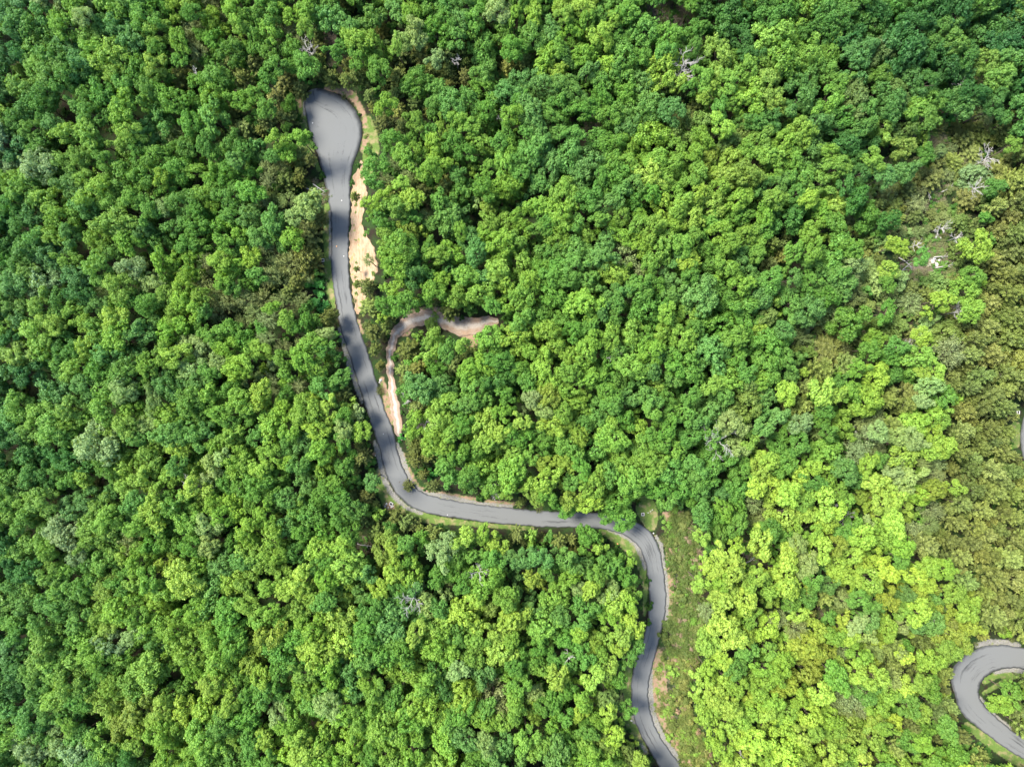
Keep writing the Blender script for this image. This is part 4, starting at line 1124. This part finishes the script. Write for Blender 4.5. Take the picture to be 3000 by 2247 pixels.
# ------------------------------------------------------------------ rocks
def rock_mesh(seed, n=1):
    r = np.random.RandomState(seed)
    V = []; Fq = []
    import bmesh
    bm = bmesh.new()
    bmesh.ops.create_icosphere(bm, subdivisions=2, radius=1.0)
    pl = [(unit(r, 1)[0], r.uniform(.55, .9)) for _ in range(9)]
    for v in bm.verts:
        c = np.array(v.co)
        for d, k in pl:
            q = c @ d
            if q > k: c = c - d * (q - k)
        v.co = c * (1 + r.randn() * .02)
    me = bpy.data.meshes.new('rock'); bm.to_mesh(me); bm.free()
    me.materials.append(M_STONE)
    return me
ROCKS = [rock_mesh(i) for i in range(5)]
RK = [(2732, 768, 9), (2745, 775, 8), (2722, 776, 7), (2752, 764, 6), (2738, 758, 6), (2760, 778, 5), (2716, 766, 5), (2745, 786, 5), (2755, 700, 6), (2742, 696, 6), (2768, 697, 5),
      (2736, 706, 4), (2715, 725, 5), (2790, 740, 4), (2785, 765, 5), (2800, 750, 4), (2575, 1232, 7), (2563, 1222, 6), (2585, 1242, 5), (2492, 1243, 5), (2502, 1252, 5), (2484, 1236, 4),
      (2573, 1250, 4), (2507, 1265, 4), (2044, 12, 7), (2052, 18, 5), (2030, 25, 4), (2497, 1830, 5), (2468, 1850, 6), (2478, 1843, 5), (2087, 1612, 6), (2095, 1620, 5), (2172, 1618, 5),
      (2250, 1745, 5), (2262, 1752, 5), (2462, 1462, 6), (2475, 1470, 5), (2450, 1480, 5), (1100, 1335, 3), (1132, 1476, 4), (1128, 1483, 3), (1138, 1487, 3), (1850, 2110, 3),
      (2330, 1790, 4), (2312, 1792, 5), (1268, 1178, 6), (1278, 1170, 5), (1260, 1188, 4), (1445, 1195, 6), (1455, 1200, 5), (1440, 1300, 6), (1575, 1335, 6), (1583, 1342, 5),
      (1116, 1113, 5), (1112, 1120, 4), (1960, 1820, 3), (1915, 1562, 3), (962, 1004, 3)]
rr_ = random.Random(77)
for i, (x, y, r) in enumerate(RK):
    o = ob('rock', ROCKS[i % 5]); s_ = r * .1
    o.location = at(x, y, s_ * .2); o.scale = (s_ * rr_.uniform(.9, 1.3), s_ * rr_.uniform(.7, 1), s_ * rr_.uniform(.5, .8)); o.rotation_euler = (rr_.uniform(-.3, .3), rr_.uniform(-.3, .3), rr_.uniform(0, 6.28))
    sz = 'large' if r >= 8 else 'middling' if r >= 6 else 'small' if r >= 5 else 'little'
    tag(o, place_label(x, y, '%s pale angular rock' % sz), 'rock', 'pale rocks on the ground')

# ------------------------------------------------------------------ drainage inlets and roadside bits
def inlet(px, py, label, rz=0.0, s=.9):
    o = bpy.data.objects.new('drain_inlet', None); COL.objects.link(o); o.location = at(px, py, 0.05); o.rotation_euler = (0, 0, rz)
    mb = MB(); w = .15
    for d in (-1, 1):
        mb.box((d * (s / 2 - w / 2), 0, .1), (w, s, .34)); mb.box((0, d * (s / 2 - w / 2), .1), (s - 2 * w, w, .34))
    ob('frame', mb.mesh('frame', M_CONC), o)
    g = MB(); g.box((0, 0, .0), (s - 2 * w, s - 2 * w, .04))
    for k in range(6):
        g.box((-.24 + .096 * k, 0, .06), (.04, s - 2 * w, .08))
    ob('grate', g.mesh('grate', M_GRATE), o)
    tag(o, label, 'drain', 'square roadside drain inlets')
inlet(954, 651, 'square concrete drain inlet left of the road, upper of the two on the straight')
inlet(946, 763, 'square concrete drain inlet left of the road, lower of the two on the straight')
inlet(1883, 1506, 'square concrete drain inlet in grass above the second road bend', .05)
inlet(1146, 1476, 'tilted drain inlet in the grass outside the first road bend', -.5, 1.0)
inlet(2982, 1208, 'square drain inlet at the right edge beside the far road strip')
def stake(px, py, label, a):
    mb = MB()
    mb.tube([(0, 0, -.1), (.12 * math.cos(a), .12 * math.sin(a), .5), (.25 * math.cos(a), .25 * math.sin(a), .95)], [.05, .05, .04], 6)
    mb.box((.27 * math.cos(a), .27 * math.sin(a), .98), (.3, .12, .1), a)
    tag(ob('marker_post', mb.mesh('marker_post', M_WHITE), loc=at(px, py, 0)), label, 'post', 'short white roadside posts')
stake(953, 668, 'short white post in grass just below the upper drain inlet', .9)
stake(946, 777, 'short white post in grass just below the lower drain inlet', .5)
stake(1895, 1501, 'white post right beside the drain inlet above the second bend', .3)
stake(1903, 1498, 'second white post, farther from the drain above the second bend', .8)
stake(1909, 1494, 'third white post, farthest from the drain above the second bend', 1.4)
mb = MB(); mb.box((0, 0, .1), (1.0, .28, .25), .5)
tag(ob('concrete_curb', mb.mesh('concrete_curb', M_CONC), loc=at(1149, 1484, 0)), 'short white concrete curb at the lip of the tilted drain inlet', 'curb')
# scraps on the asphalt
for x, y, r, m_, lb_ in [(916, 361, 2.4, M_WHITE, 'white scrap lying on the turning loop near its left edge'), (1001, 588, 2.2, M_WHITE, 'pale scrap on the asphalt beside the sandy bank'),
                    (986, 722, 2.6, M_CLAY, 'orange-tan clod on the road left of the sandy bank'), (1007, 751, 2.0, M_WHITE, 'small white scrap on the straight below the clod'),
                    (1170, 1412, 2.2, M_BARK, 'dark scrap in the middle of the first road bend'), (1123, 1271, 1.6, M_WHITE, 'white fleck on the asphalt just above the first bend'),
                    (1311, 1508, 1.6, M_WHITE, 'white fleck at the lower road edge past the first bend'), (1809, 1593, 3.2, M_CLAY, 'orange clod in the grass left of the second road bend'),
                    (919, 402, 1.4, M_WHITE, 'tiny white fleck lower down the turning loop')]:
    me = ROCKS[rr_.randrange(5)].copy(); me.materials.clear(); me.materials.append(m_)
    o = ob('scrap', me, loc=at(x, y, .16)); o.scale = (r * .1, r * .07, r * .04); o.rotation_euler = (0, 0, rr_.uniform(0, 3))
    tag(o, lb_, 'scrap', 'scraps on the road')
